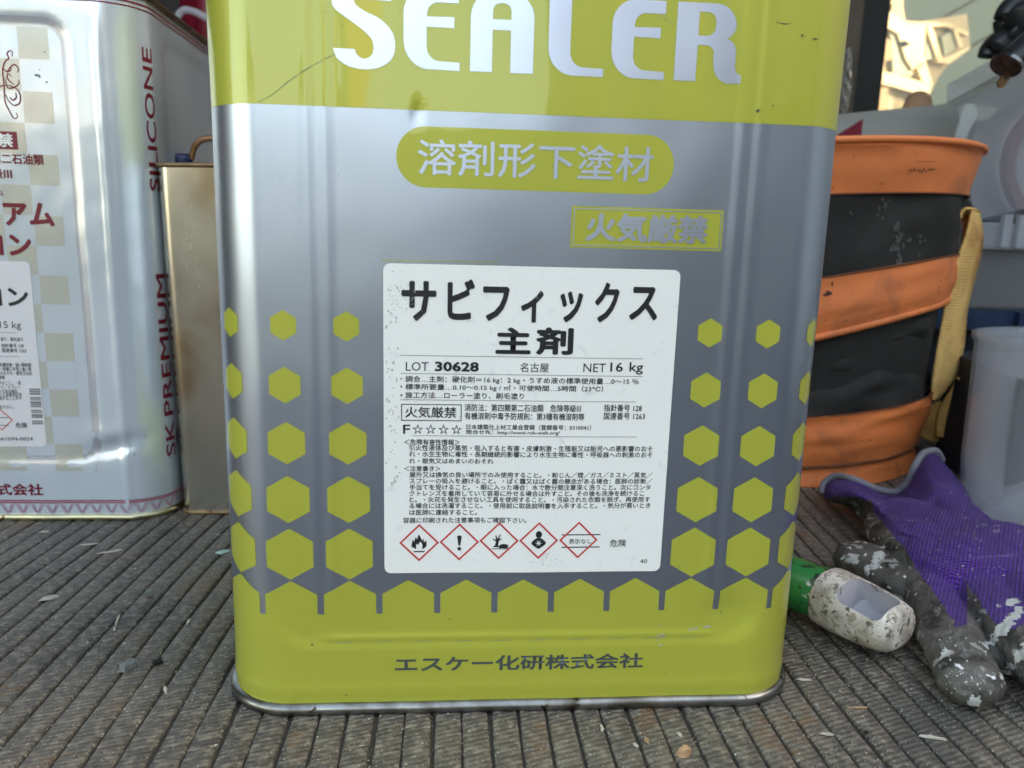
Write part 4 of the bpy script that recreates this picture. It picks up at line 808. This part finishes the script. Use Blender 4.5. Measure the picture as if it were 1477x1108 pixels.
# upper big tub
A = at(1366, 122, 560); B = at(1500, 46, 470); C1 = at(1407, 318, 548); D = at(1500, 296, 482)
tb = thing('storage_tub', 'big frosted plastic tub standing on the low clear box at the right edge', 'tub', (650, 600, L2.z))
w1 = Vector((330, 60, 8)); 
bm_obj('tub_body', hull8([A + Vector((14, 0, -20)), B + Vector((8, 4, -20)), B + w1, A + w1 + Vector((-40, 60, 0))], [C1, D, D + w1 * .8, C1 + w1 * .8]), M['frost'], tb)
bm_obj('rim', hull8([A, B, B + w1 * 1.05, A + w1 * 1.05 + Vector((-40, 60, 0))], [A + Vector((2, 0, -19)), B + Vector((2, 0, -19)), B + w1 * 1.05 + Vector((0, 0, -19)), A + w1 * 1.05 + Vector((-40, 60, -19))]), M['frost'], tb)
g0 = at(1392, 150, 545); bm_obj('corner_rib', hull8([g0, g0 + Vector((16, -8, 0)), g0 + Vector((20, 6, 0)), g0 + Vector((2, 8, 0))], [at(1372, 215, 545), at(1384, 215, 540), at(1390, 215, 550), at(1378, 215, 552)]), M['wrap'], tb)
rc = at(1512, 235, 560)
rl = thing('tape_roll', 'white roll with a dusky red ring inside the frosted tub', 'roll', (rc.x, 600, rc.z - 60))
bm_obj('roll_body', tube([(rc.x, 545, rc.z), (rc.x, 600, rc.z)], [72, 72], 40, up=Vector((0, 0, 1))), M['rollwhite'], rl, False)
tor = bmesh.new(); 
V = []
for i in range(60):
    a = 2 * math.pi * i / 60
    for j, (r, y) in enumerate(((58, 534), (68, 534), (68, 544), (58, 544))): V.append((rc.x + r * math.cos(a), y, rc.z + r * math.sin(a)))
F = [(i * 4 + j, i * 4 + (j + 1) % 4, ((i + 1) % 60) * 4 + (j + 1) % 4, ((i + 1) % 60) * 4 + j) for i in range(60) for j in range(4)]
np_obj('ring', V, F, M['rollred'], rl)
# grey board behind the bag
bd = [a3(1196, 166, 640), a3(1386, 148, 640), Vector((a3(1386, 148, 640)[0] + 2, 640, 0.5)), Vector((a3(1196, 166, 640)[0] - 2, 640, 0.5))]
tag(bm_obj('grey_board', prism(bd, (0, 40, 0)), M['plank'], None), 'weathered grey board lying across behind the orange bag, under the window', 'board')
tag(bm_obj('crimson_card', prism([a3(1203, 198, 570), a3(1245, 172, 570), Vector((a3(1245, 172, 570)[0] + 1, 570, 0.6)), Vector((a3(1203, 198, 570)[0] - 1, 570, 0.6))], (0, 3, 0)), M['crimson'], None), 'dark crimson pointed card sticking up behind the orange rim of the bag', 'card')
tag(bm_obj('knot_stub', tube([a3(1322, 164, 660), a3(1324, 150, 700), a3(1326, 148, 730)], [18, 16, 9], 18), mat('terracotta', srgb(160, 120, 92), 0.8), None, True), 'terracotta coloured rounded lump behind the grey board at the window sill', 'lump')
# crumpled clear wrap beside the green tin
cw = []
for i in range(26):
    for j in range(9):
        px = 1217 + (1226 - 1212) * j / 8 * (0.5 + .5 * math.sin(math.pi * min(1, i / 21 + .12))) - i * .35; py = 68 + i * 6.2; P = at(px, py, 846 + 14 * math.sin(j * 1.9 + i * .8) + 9 * math.sin(i * 1.7 - j)); cw.append(tuple(P))
bmw = solid_sheet([cw[i * 9:(i + 1) * 9] for i in range(26)], 0.8)
tag(bm_obj('plastic_wrap', bmw, M['wrap'], None, True), 'crumpled clear plastic wrap hanging on the brown pillar beside the window seal', 'wrap')
# plug and cable
YP = 380
pl = thing('electrical_plug', 'black electrical plug with worn flat prongs hanging over the frosted tub', 'plug', tuple(at(1465, 90, YP)))
bm_obj('plug_body', tube([at(*p, YP) for p in ((1452, 94), (1456, 90), (1468, 78), (1490, 55), (1520, 28))], [(13, 9), (16, 11), (15, 10), (12, 9), (6, 6)], 18), M['plugblk'], pl, True)
bm_obj('flange', tube([at(*p, YP) for p in ((1450, 96), (1453.5, 92.5))], [(17, 12), (17, 12)], 18), M['seam'], pl, False)
for dy in (0, 16):
    a = at(1457, 103, YP + dy); b = at(1443, 123, YP + dy); d = (b - a).normalized(); n = Vector((0, 1, 0)).cross(d).normalized() * 3.6
    pr_ = prism([a - n, a + n, b + n, b + d * 2, b - n], (0, 1.6, 0)); pg = bm_obj('prong', pr_, M['brass'], pl)
    h = b - d * 7; bm_obj('prong_hole', tube([h + Vector((0, -0.3, 0)), h + Vector((0, 1.9, 0))], 1.5, 12, up=Vector((0, 0, 1))), M['plugblk'], pg, False)
cb = tag(bm_obj('power_cable', tube(spline([at(1520, 28, YP), at(1560, -20, YP + 20), at(1600, -80, YP + 60), at(1640, -60, YP + 120)], 6), 5, 10), M['plugblk'], None, True), 'black cable running from the plug out of the picture at the right', 'cable')
tl = thing('cable_coil', 'black coiled cable lying on the frosted tub rim at the top right corner', 'cable coil', tuple(at(1480, 60, 600)))
for k, (P, r) in enumerate((([(1424, 82), (1428, 70), (1440, 58), (1462, 48), (1500, 36)], 10), ([(1452, 46), (1450, 30), (1456, 14), (1470, 4), (1500, -6)], 12), ([(1462, 44), (1464, 30), (1474, 20), (1500, 14)], 15), ([(1436, 70), (1446, 60), (1466, 56), (1500, 50)], 12), ([(1456, 40), (1470, 46), (1500, 40)], 14), ([(1474, 10), (1480, 30), (1500, 34)], 18))):
    bm_obj('coil_turn', tube(spline([at(*p, 590 - k * 6) for p in P], 5), r, 12), M['plugblk'], tl, True)
# measuring cup
CX, CY = 377, 172; cupm = M['cup']
mc = thing('measuring_cup', 'frosted plastic measuring cup standing at the right edge behind the purple glove', 'measuring cup', (CX, CY, 0))
V = []; prof = [(52, 0.3), (55, 8), (61, 22), (63.5, 50), (65, 128), (67.5, 131), (67.5, 135), (65, 135), (62.5, 128), (61, 50), (58, 23), (50, 4)]
n = 72
for r, z in prof:
    for i in range(n):
        a = 2 * math.pi * i / n; V.append((CX + r * math.cos(a), CY + r * math.sin(a), z + (7 * max(0, math.cos(a + 2.2)) ** 6 if z > 125 else 0)))
np_obj('cup_wall', V, grid_faces(len(prof), n, True) + [tuple(range(n))[::-1], tuple(range(11 * n, 12 * n))], cupm, mc, True)
for k in range(6):
    z = 38 + k * 13; P = [(CX + 64.6 * math.cos(a), CY + 64.6 * math.sin(a), z) for a in np.linspace(math.radians(215), math.radians(240), 8)]; bm_obj('measure_mark', tube(P, 0.7, 6), M['frost'], mc, True)
bm_obj('inner_bottom', tube([(CX, CY, 4.5), (CX, CY, 6)], 48, 32), M['frost'], mc, False)

# ------------------------------------------------------------------ gloves
def remesh(bm, voxel, smooth=6):
    for v in bm.verts: v.co *= MM
    me = bpy.data.meshes.new('blob'); bm.to_mesh(me); bm.free(); o = bpy.data.objects.new('blob', me); COL.objects.link(o)
    r = o.modifiers.new('r', 'REMESH'); r.mode = 'VOXEL'; r.voxel_size = voxel * MM; s = o.modifiers.new('s', 'SMOOTH'); s.iterations = smooth; s.factor = 0.5
    dg = bpy.context.evaluated_depsgraph_get(); me2 = bpy.data.meshes.new_from_object(o.evaluated_get(dg)); bpy.data.objects.remove(o); bpy.data.meshes.remove(me)
    n = len(me2.vertices); V = np.empty(n * 3); me2.vertices.foreach_get('co', V); V = V.reshape(-1, 3) / MM; F = [tuple(p.vertices) for p in me2.polygons]; N_ = np.empty(n * 3); me2.vertices.foreach_get('normal', N_); bpy.data.meshes.remove(me2)
    return V, F, N_.reshape(-1, 3)
def fchain(P, n=3):
    """P: (px, py, z, half width, half height) -> spline tube"""
    S = spline([tuple(fl(a, b, z)) + (w_, h_) for a, b, z, w_, h_ in P], n); k = len(S)
    path = [Vector(s_[:3]) for s_ in S]; R = [(s_[3], s_[4]) for s_ in S]
    # rounded ends
    d0 = (path[0] - path[1]).normalized(); d1_ = (path[-1] - path[-2]).normalized()
    e0 = min(R[0]); e1 = min(R[-1])
    path = [path[0] + d0 * e0 * .95, path[0] + d0 * e0 * .7] + path + [path[-1] + d1_ * e1 * .7, path[-1] + d1_ * e1 * .95]
    R = [(R[0][0] * .35, R[0][1] * .35), (R[0][0] * .72, R[0][1] * .72)] + R + [(R[-1][0] * .72, R[-1][1] * .72), (R[-1][0] * .35, R[-1][1] * .35)]
    return tube(path, R, 20)
def glove(name, label, chains, coatf, voxel=1.5, group=None, wr=1.0, extra=None):
    bm = join_bm(*([fchain(c) for c in chains] + (extra or [])))
    V, F, N_ = remesh(bm, voxel)
    d = np.array([wr * (1.5 * noise.noise(Vector(v / 16)) - 0.7 * max(0, 0.22 - abs(noise.noise(Vector(v / 14 + 9)))) / .22 + 0.5 * noise.noise(Vector(v / 6)) + 0.3 * noise.noise(Vector(v / 2.6))) for v in V]); V = V + N_ * d[:, None]; V[:, 2] = np.maximum(V[:, 2], 0.25)
    c = V.mean(0); t_ = thing(name, label, 'glove', (c[0], c[1], 0), group)
    FC = [sum((V[i] for i in f)) / len(f) for f in F]; FN = [N_[f[0]] for f in F]; co = [coatf(Vector(p), Vector(n_)) for p, n_ in zip(FC, FN)]
    for nm, m_, val in (('knit_fabric', 'knit', 0), ('rubber_coating', 'nitrile', 1), ('paint_smear', 'paintwhite', 2)):
        sel = [f for f, k_ in zip(F, co) if int(k_) == val]
        if not sel: continue
        idx = sorted({i for f in sel for i in f}); mp_ = {a: b for b, a in enumerate(idx)}; off_ = 0.0
        VV = V[idx] - 0; q_ = np_obj(nm, VV, [tuple(mp_[i] for i in f) for f in sel], M[m_], t_, True)
        if val == 2: q_['kind'] = 'stuff'
    return t_
def proj(v):
    c = CM.transposed() @ (v - CAMP); return 738.5 + FPX * c.x / -c.z, 554 - FPX * c.y / -c.z
def sheet(rows, th=3.0, n=4):
    R = [spline([tuple(fl(a, b, z)) for a, b, z in r], n) for r in rows]; C = [spline([R[i][j] for i in range(len(R))], 3) for j in range(len(R[0]))]
    return solid_sheet(C, -th)
hemrow = [(1187, 716, 5), (1190, 700, 12), (1208, 690, 19), (1236, 696, 21), (1266, 709, 15), (1292, 713, 12), (1310, 700, 20), (1321, 676, 33), (1334, 657, 41), (1352, 654, 42), (1360, 668, 34)]
row1 = [(1192, 724, 5), (1204, 716, 16), (1224, 708, 24), (1248, 712, 26), (1274, 722, 23), (1300, 728, 22), (1324, 716, 28), (1340, 698, 36), (1356, 684, 40), (1376, 688, 36), (1390, 704, 22)]
row2 = [(1222, 732, 4), (1238, 728, 16), (1254, 726, 26), (1270, 734, 30), (1294, 744, 30), (1322, 750, 30), (1350, 742, 32), (1374, 734, 36), (1396, 732, 36), (1414, 738, 30), (1424, 752, 16)]
row3 = [(1262, 770, 6), (1272, 764, 20), (1288, 764, 30), (1310, 770, 34), (1336, 776, 34), (1362, 780, 32), (1388, 780, 34), (1414, 776, 38), (1440, 772, 38), (1466, 776, 32), (1490, 792, 16)]
cuff = sheet([hemrow, row1, row2, row3])
palm = [(1300, 748, 15, 26, 14), (1340, 770, 17, 38, 17), (1385, 795, 20, 46, 20), (1430, 815, 20, 46, 22), (1480, 830, 20, 40, 20), (1530, 850, 20, 38, 20)]
fA = [(1292, 752, 13, 16, 12), (1312, 800, 13, 15, 11), (1342, 862, 12, 13.5, 10), (1372, 925, 11, 14.5, 10), (1402, 988, 10, 13, 9.5)]
fB = [(1400, 812, 20, 14, 13), (1430, 868, 18, 12, 10), (1468, 920, 16, 12.5, 10), (1520, 980, 15, 12, 12)]
fC = [(1462, 830, 22, 14, 14), (1510, 890, 20, 13, 13), (1560, 940, 18, 12, 12)]
PAINT = [(1283, 868, 20, 17, -.5), (1302, 905, 7, 13, .3), (1247, 772, 6, 12, .3), (1262, 812, 7, 24, -.5), (1448, 905, 9, 40, -.75), (1466, 950, 8, 30, -.6), (1408, 1012, 12, 8, 0), (1366, 940, 12, 10, 0), (1230, 806, 14, 8, 0), (1236, 696 + 45, 5, 4, 0), (1460, 868, 13, 5, 0.2)]
def painted(p, px, py):
    for cx, cy, rx, ry, a in PAINT:
        dx, dy = px - cx, py - cy; u, v = dx * math.cos(a) - dy * math.sin(a), dx * math.sin(a) + dy * math.cos(a)
        if (u / rx) ** 2 + (v / ry) ** 2 < 0.75 + 1.5 * noise.noise(p / 4.5) + 0.7 * noise.noise(p / 1.8): return True
    return False
def coat1(p, n):
    px, py = proj(p)
    if painted(p, px, py): return 2
    edge = 6 * noise.noise(p / 9) + 2.5 * noise.noise(p / 3)
    # inner hand side: the coating wraps up from below round the left flank and the fingertips
    if py > 905 + edge * 2 and px < 1500: return True
    lx = np.interp(py, [700, 740, 790, 840, 880, 905], [1250, 1262, 1302, 1335, 1366, 1378])
    if px < lx + edge and p.z < 40 and py > 722 - edge: return True
    if n.z < -0.15: return True
    if 1395 < px and py > np.interp(px, [1395, 1440, 1500], [842, 905, 960]) - edge: return True
    return False
g1 = glove('work_glove', 'purple knit work glove with paint-spattered dark grey coated fingers, lying back up at the right', [palm, fA, fB, fC], coat1, 1.05, 'pair of purple work gloves on the mat', 1.0, [cuff])
hp_ = [tuple(fl(a, b, z)) for a, b, z in spline(hemrow, 5)]
bm_obj('hem', tube([Vector(p) + Vector((0, 1.5, 1.2)) for p in hp_], 2.6, 8), M['hem'], g1, True)
thumb = [(1365, 870, 9, 17, 9), (1322, 850, 10, 17, 10), (1272, 822, 11, 16.5, 11), (1232, 806, 10.5, 13.5, 10.5)]
under = [(1380, 860, 8, 18, 7), (1420, 900, 8, 16, 8), (1446, 948, 8, 12, 8)]
u2 = [(1400, 850, 8, 24, 7), (1470, 880, 9, 26, 8), (1540, 930, 9, 24, 8)]
g2 = glove('work_glove', 'second work glove, dark grey coated side up, mostly hidden under the purple one', [thumb, under, u2], lambda p, n: 2 if painted(p, *proj(p)) else 1, 1.2, 'pair of purple work gloves on the mat', 0.8)
rs = random.Random(21)
gh = list(g1.children)
stick('paint_specks', gh, [(rs.gauss(1392, 22), rs.gauss(975, 32), rs.uniform(.4, 1.9), rs.uniform(.4, 2.2)) for _ in range(60)] + [(rs.gauss(1290, 14), rs.gauss(865, 20), rs.uniform(.5, 2.5), rs.uniform(.5, 2.5)) for _ in range(22)] + [(rs.gauss(1255, 12), rs.gauss(790, 26), rs.uniform(.5, 2.4), rs.uniform(.5, 3)) for _ in range(30)] + [(rs.uniform(1260, 1470), rs.uniform(690, 860), rs.uniform(.4, 1.6), rs.uniform(.4, 1.4)) for _ in range(60)], M['paintwhite'], 0.15, g1, 7)
M['greysmear'] = mat('thin_grey_paint_film', srgb(120, 116, 112), 0.7, alpha=0.6); M['lilac'] = mat('thin_pale_paint_film', srgb(150, 132, 168), 0.8, alpha=0.28)
stick('grey_smears', gh, [(rs.gauss(1385, 16), rs.gauss(945, 34), rs.uniform(2, 8), rs.uniform(2, 9)) for _ in range(26)], M['greysmear'], 0.1, g1)
stick('pale_smears', gh, [(rs.gauss(1425, 22), rs.gauss(752, 12), rs.uniform(2, 9), rs.uniform(1, 4)) for _ in range(24)] + [(1290 + i * 6, 770 + i * 2.5 + 3 * math.sin(i), 4, 1.3) for i in range(12)] + [(1400 + i * 6, 805 - i * .4, 4, 1.2) for i in range(12)], M['lilac'], 0.12, g1)
# white paint smears on the fingers
def smear(name, blobs, g):
    vg = bmesh.new()
    return None

# ------------------------------------------------------------------ roller handle: green grip, white end with a hanging hole
A0 = fl(1085, 818, 17); A1 = fl(1192, 858, 17); A2 = fl(1290, 906, 16)
hd = thing('roller_handle', 'paint-spattered roller handle, green grip and white end with a scooped hanging hole', 'tool handle', (A1.x, A1.y, 0))
def loft(path, secs, n=40, sq=2.0):
    V = []; 
    for i, (p_, (hw_, hh)) in enumerate(zip(path, secs)):
        t_ = (path[min(i + 1, len(path) - 1)] - path[max(i - 1, 0)]).normalized(); s_ = t_.cross(Vector((0, 0, 1))).normalized(); u_ = s_.cross(t_)
        for j in range(n):
            a = 2 * math.pi * j / n; c, s2 = math.cos(a), math.sin(a); e = 2 / sq
            V.append(p_ + s_ * (hw_ * math.copysign(abs(c) ** e, c)) + u_ * (hh * math.copysign(abs(s2) ** e, s2)))
    return V
ax = (A2 - A1).normalized(); L_ = (A2 - A1).length
gp = [A0.lerp(A1, t_) for t_ in (0, .25, .5, .75, .97)]
gs = [(11.2, 11.2), (12, 12), (13, 13), (13.6, 13.4), (13.4, 13.2)]
V = loft(gp, gs); np_obj('grip', V, grid_faces(5, 40, True) + [tuple(range(40))], M['handlegreen'], hd, True)
tt = [-0.02, 0.0, 0.04, .12, .3, .5, .7, .85, .96, 1.04, 1.09, 1.10]; n = 40
ws = [(12.6, 12.4), (14.2, 14), (14.6, 14.4), (14.9, 14.4), (15.1, 14.2), (15.1, 13.8), (14.8, 13.2), (14.4, 12.4), (14.0, 11.6), (13.4, 10.6), (11.5, 8.8), (8.5, 6.5)]
V = loft([A1.lerp(A2, t_) for t_ in tt], ws, n, 2.5)
# hanging hole: pressed scoop in the top
bm = bmesh.new(); vv = [bm.verts.new(p) for p in V]; [bm.faces.new([vv[i] for i in f]) for f in grid_faces(len(tt), n, True) + [tuple(range(n)), tuple(range((len(tt) - 1) * n, len(tt) * n))]]
bmesh.ops.recalc_face_normals(bm, faces=bm.faces)
me = bpy.data.meshes.new('white_end'); [setattr(v, 'co', v.co * MM) for v in bm.verts]; bm.to_mesh(me); bm.free()
oe = bpy.data.objects.new('white_end', me); COL.objects.link(oe)
s_ = ax.cross(Vector((0, 0, 1))).normalized(); u_ = s_.cross(ax)
u_ = (u_ * math.cos(math.radians(44)) - Vector((0, 1, 0)) * math.sin(math.radians(44))).normalized(); s_ = ax.cross(u_).normalized(); u_ = s_.cross(ax).normalized()
def cutter(zlo, scale):
    c = A1.lerp(A2, 0.74) ; pts_ = []
    for a_, b_ in rrect(-13.5, 9.0, -9.8, 9.8, 3.6, 6): pts_.append((a_, b_))
    bm = bmesh.new(); rings = []
    for h, sc_ in ((zlo, scale), (zlo + 2.5, (1 + scale) / 2 + .08), (8, .97), (12, 1.0), (30, 1.3)): rings.append([bm.verts.new((c + ax * (a_ * (sc_ if a_ < 0 else (sc_ * .3 + .7)) ) + s_ * (b_ * sc_) + u_ * h) * MM) for a_, b_ in pts_])
    for r0, r1 in zip(rings, rings[1:]):
        for j in range(len(r0)): bm.faces.new((r0[j], r0[(j + 1) % len(r0)], r1[(j + 1) % len(r0)], r1[j]))
    bm.faces.new(rings[0][::-1]); bm.faces.new(rings[-1]); bmesh.ops.recalc_face_normals(bm, faces=bm.faces); m_ = bpy.data.meshes.new('cut'); bm.to_mesh(m_); bm.free(); o = bpy.data.objects.new('cut', m_); COL.objects.link(o); return o
ct = cutter(-3.5, 0.72); ct.data.materials.append(M['handlecup']); oe.data.materials.append(M['handlewhite']); oe.data.materials.append(M['handlecup'])
md = oe.modifiers.new('b', 'BOOLEAN'); md.object = ct; md.operation = 'DIFFERENCE'; md.solver = 'EXACT'; md.material_mode = 'TRANSFER'
dg = bpy.context.evaluated_depsgraph_get(); me2 = bpy.data.meshes.new_from_object(oe.evaluated_get(dg)); bpy.data.objects.remove(ct); bpy.data.objects.remove(oe)
for v in me2.vertices: v.co -= hd.location
we = link('white_end', me2, None, hd); me2.polygons.foreach_set('use_smooth', [True] * len(me2.polygons)); me2.set_sharp_from_angle(angle=math.radians(42))
c_ = A1.lerp(A2, 0.66) + u_ * -3.4; bm_obj('screw_hole', tube([c_ - u_ * .2, c_ + u_ * .15], 1.3, 14, up=ax), M['rubber'], hd, False)

# ------------------------------------------------------------------ crumbs and flakes on the mat
def chip_mesh(name, px, py, rx, ry, m, label, cat='flake', h=1.0, rot=0.0, seed=0, z=0.3):
    r_ = random.Random(seed + int(px)); c = fl(px, py, 0); n = 9; bm = bmesh.new(); lo = []; hi = []
    for i in range(n):
        a = 2 * math.pi * i / n; k = r_.uniform(.6, 1.15); x, y = rx * k * math.cos(a), ry * k * math.sin(a); x, y = x * math.cos(rot) - y * math.sin(rot), x * math.sin(rot) + y * math.cos(rot)
        lo.append(bm.verts.new((c.x + x, c.y + y, z))); hi.append(bm.verts.new((c.x + x * .86, c.y + y * .86, z + h * r_.uniform(.5, 1.2))))
    t0 = bm.verts.new((c.x, c.y, z + h * 1.15))
    for i in range(n): j = (i + 1) % n; bm.faces.new((lo[i], lo[j], hi[j], hi[i])); bm.faces.new((hi[i], hi[j], t0))
    bm.faces.new(lo[::-1]); return tag(bm_obj(name, bm, m, None, False), label, cat, 'crumbs and flakes lying on the mat')
FLK = [('paint_flake', 128, 786, 5.5, 1.6, 'flake', 'curled pale paint flake on the mat in front of the white tin', .35), ('paint_flake', 157, 797, 8, 1.8, 'flake', 'long pale paint flake right of the curled one, on the left of the mat', .3), ('paint_flake', 71, 863, 5.5, 3.2, 'flake', 'white rounded paint flake at the far left of the mat', .2),
       ('paint_chip', 322, 797, 5, 3, 'flakemint', 'mint green paint chip close to the left side of the green tin', .5), ('grit_lump', 215, 860, 2.2, 2.0, 'flakegrey', 'small grey lump caught in a groove on the left of the mat', 3), ('grey_chip', 183, 966, 4.5, 2.6, 'flakegrey', 'dark grey chip lying in front on the left of the mat', 3),
       ('grey_chip', 228, 958, 3.0, 1.8, 'rubber', 'small black chip right of the grey chip', 2), ('wood_splinter', 170, 896, 6, .7, 'flake', 'thin white splinter on the left of the mat', .8), ('wood_splinter', 239, 997, 3.4, .8, 'flake', 'short white splinter at the lower left of the mat', .9), ('wood_splinter', 165, 908, 2.2, .6, 'flake', 'tiny white splinter under the thin one', .7),
       ('paint_flake', 272, 898, 3.2, 1.0, 'flake', 'pale flake between two grooves left of the green tin', .4), ('pebble', 987, 1090, 1.9, 2.9, 'pebble', 'tan pebble on the mat in front of the green tin', 3), ('pebble', 933, 1071, 1.5, 1.0, 'pebble', 'small orange-brown pebble left of the tan one', 1.4), ('paint_flake', 980, 1061, 1.9, 1.0, 'flake', 'bright white flake just above the tan pebble', .8),
       ('paint_flake', 917, 1077, 1.7, .8, 'flake', 'small white flake left of the orange-brown pebble', .7), ('wood_splinter', 1345, 1066, 5, .8, 'flake', 'cream splinter at the lower right of the mat', .9), ('wood_splinter', 1159, 982, 3.5, .7, 'flake', 'pale splinter right beside the foot of the green tin', .6), ('wood_splinter', 1236, 1022, 4.4, .5, 'pebble', 'thin tan splinter on the lower right of the mat', .5),
       ('paint_flake', 1438, 719, 6, 2.4, 'flake', 'white flake on the mat at the foot of the measuring cup', .5), ('paint_flake', 1402, 686, 6, 1.6, 'flake', 'pale flake beside the dark shelf base', .4), ('grey_chip', 1248, 1058, 1.2, 1.0, 'rubber', 'black crumb near the cream splinter', .8), ('paint_flake', 1193, 1060, 3.0, 1.2, 'flake', 'pale dusty flake in front of the roller handle', .3), ('paint_flake', 868, 1052, .9, 2.3, 'flake', 'upright white flake under the seam of the green tin', .8), ('paint_flake', 64, 768, 3.4, 1.2, 'flake', 'tiny pale flake close to the foot of the white tin', .4)]
for i, (nm, px, py, rx, ry, m_, lb_, h_) in enumerate(FLK): chip_mesh(nm, px, py, rx, ry, M[m_], lb_, 'flake' if 'flake' in nm else nm.split('_')[-1], h_, (0.9 if 'splinter' in nm else .3) + i * .13, i)
def scatter(name, n, m, s0, s1, seed):
    r_ = np.random.default_rng(seed); V = []; F = []
    for i in range(n):
        x = r_.uniform(-380, 420); y = r_.uniform(-90, 330) if r_.random() < .6 else r_.uniform(-90, 60)
        cl = noise.noise(Vector((x / 45, y / 45, seed)))
        if cl < r_.uniform(-.5, .35): continue
        s = r_.uniform(s0, s1) * (1.6 if r_.random() < .06 else 1); a0 = r_.uniform(0, 6); k = len(V); z = 0.05
        for j in range(4): a = a0 + j * math.pi / 2; q_ = s * r_.uniform(.5, 1.1); V.append((x + q_ * math.cos(a), y + q_ * math.sin(a), z + r_.uniform(0, .1)))
        V.append((x, y, z + s * r_.uniform(.5, 1.0))); V.append((x, y, z - .2))
        for j in range(4): F.append((k + j, k + (j + 1) % 4, k + 4)); F.append((k + (j + 1) % 4, k + j, k + 5))
    return tag(np_obj(name, V, F, m), kind='stuff')
scatter('white_dust', 16000, M['flake'], 0.12, 0.42, 1); scatter('brown_grit', 2500, M['pebble'], 0.15, 0.4, 2); scatter('dark_grit', 2500, M['matbase'], 0.2, 0.5, 3)
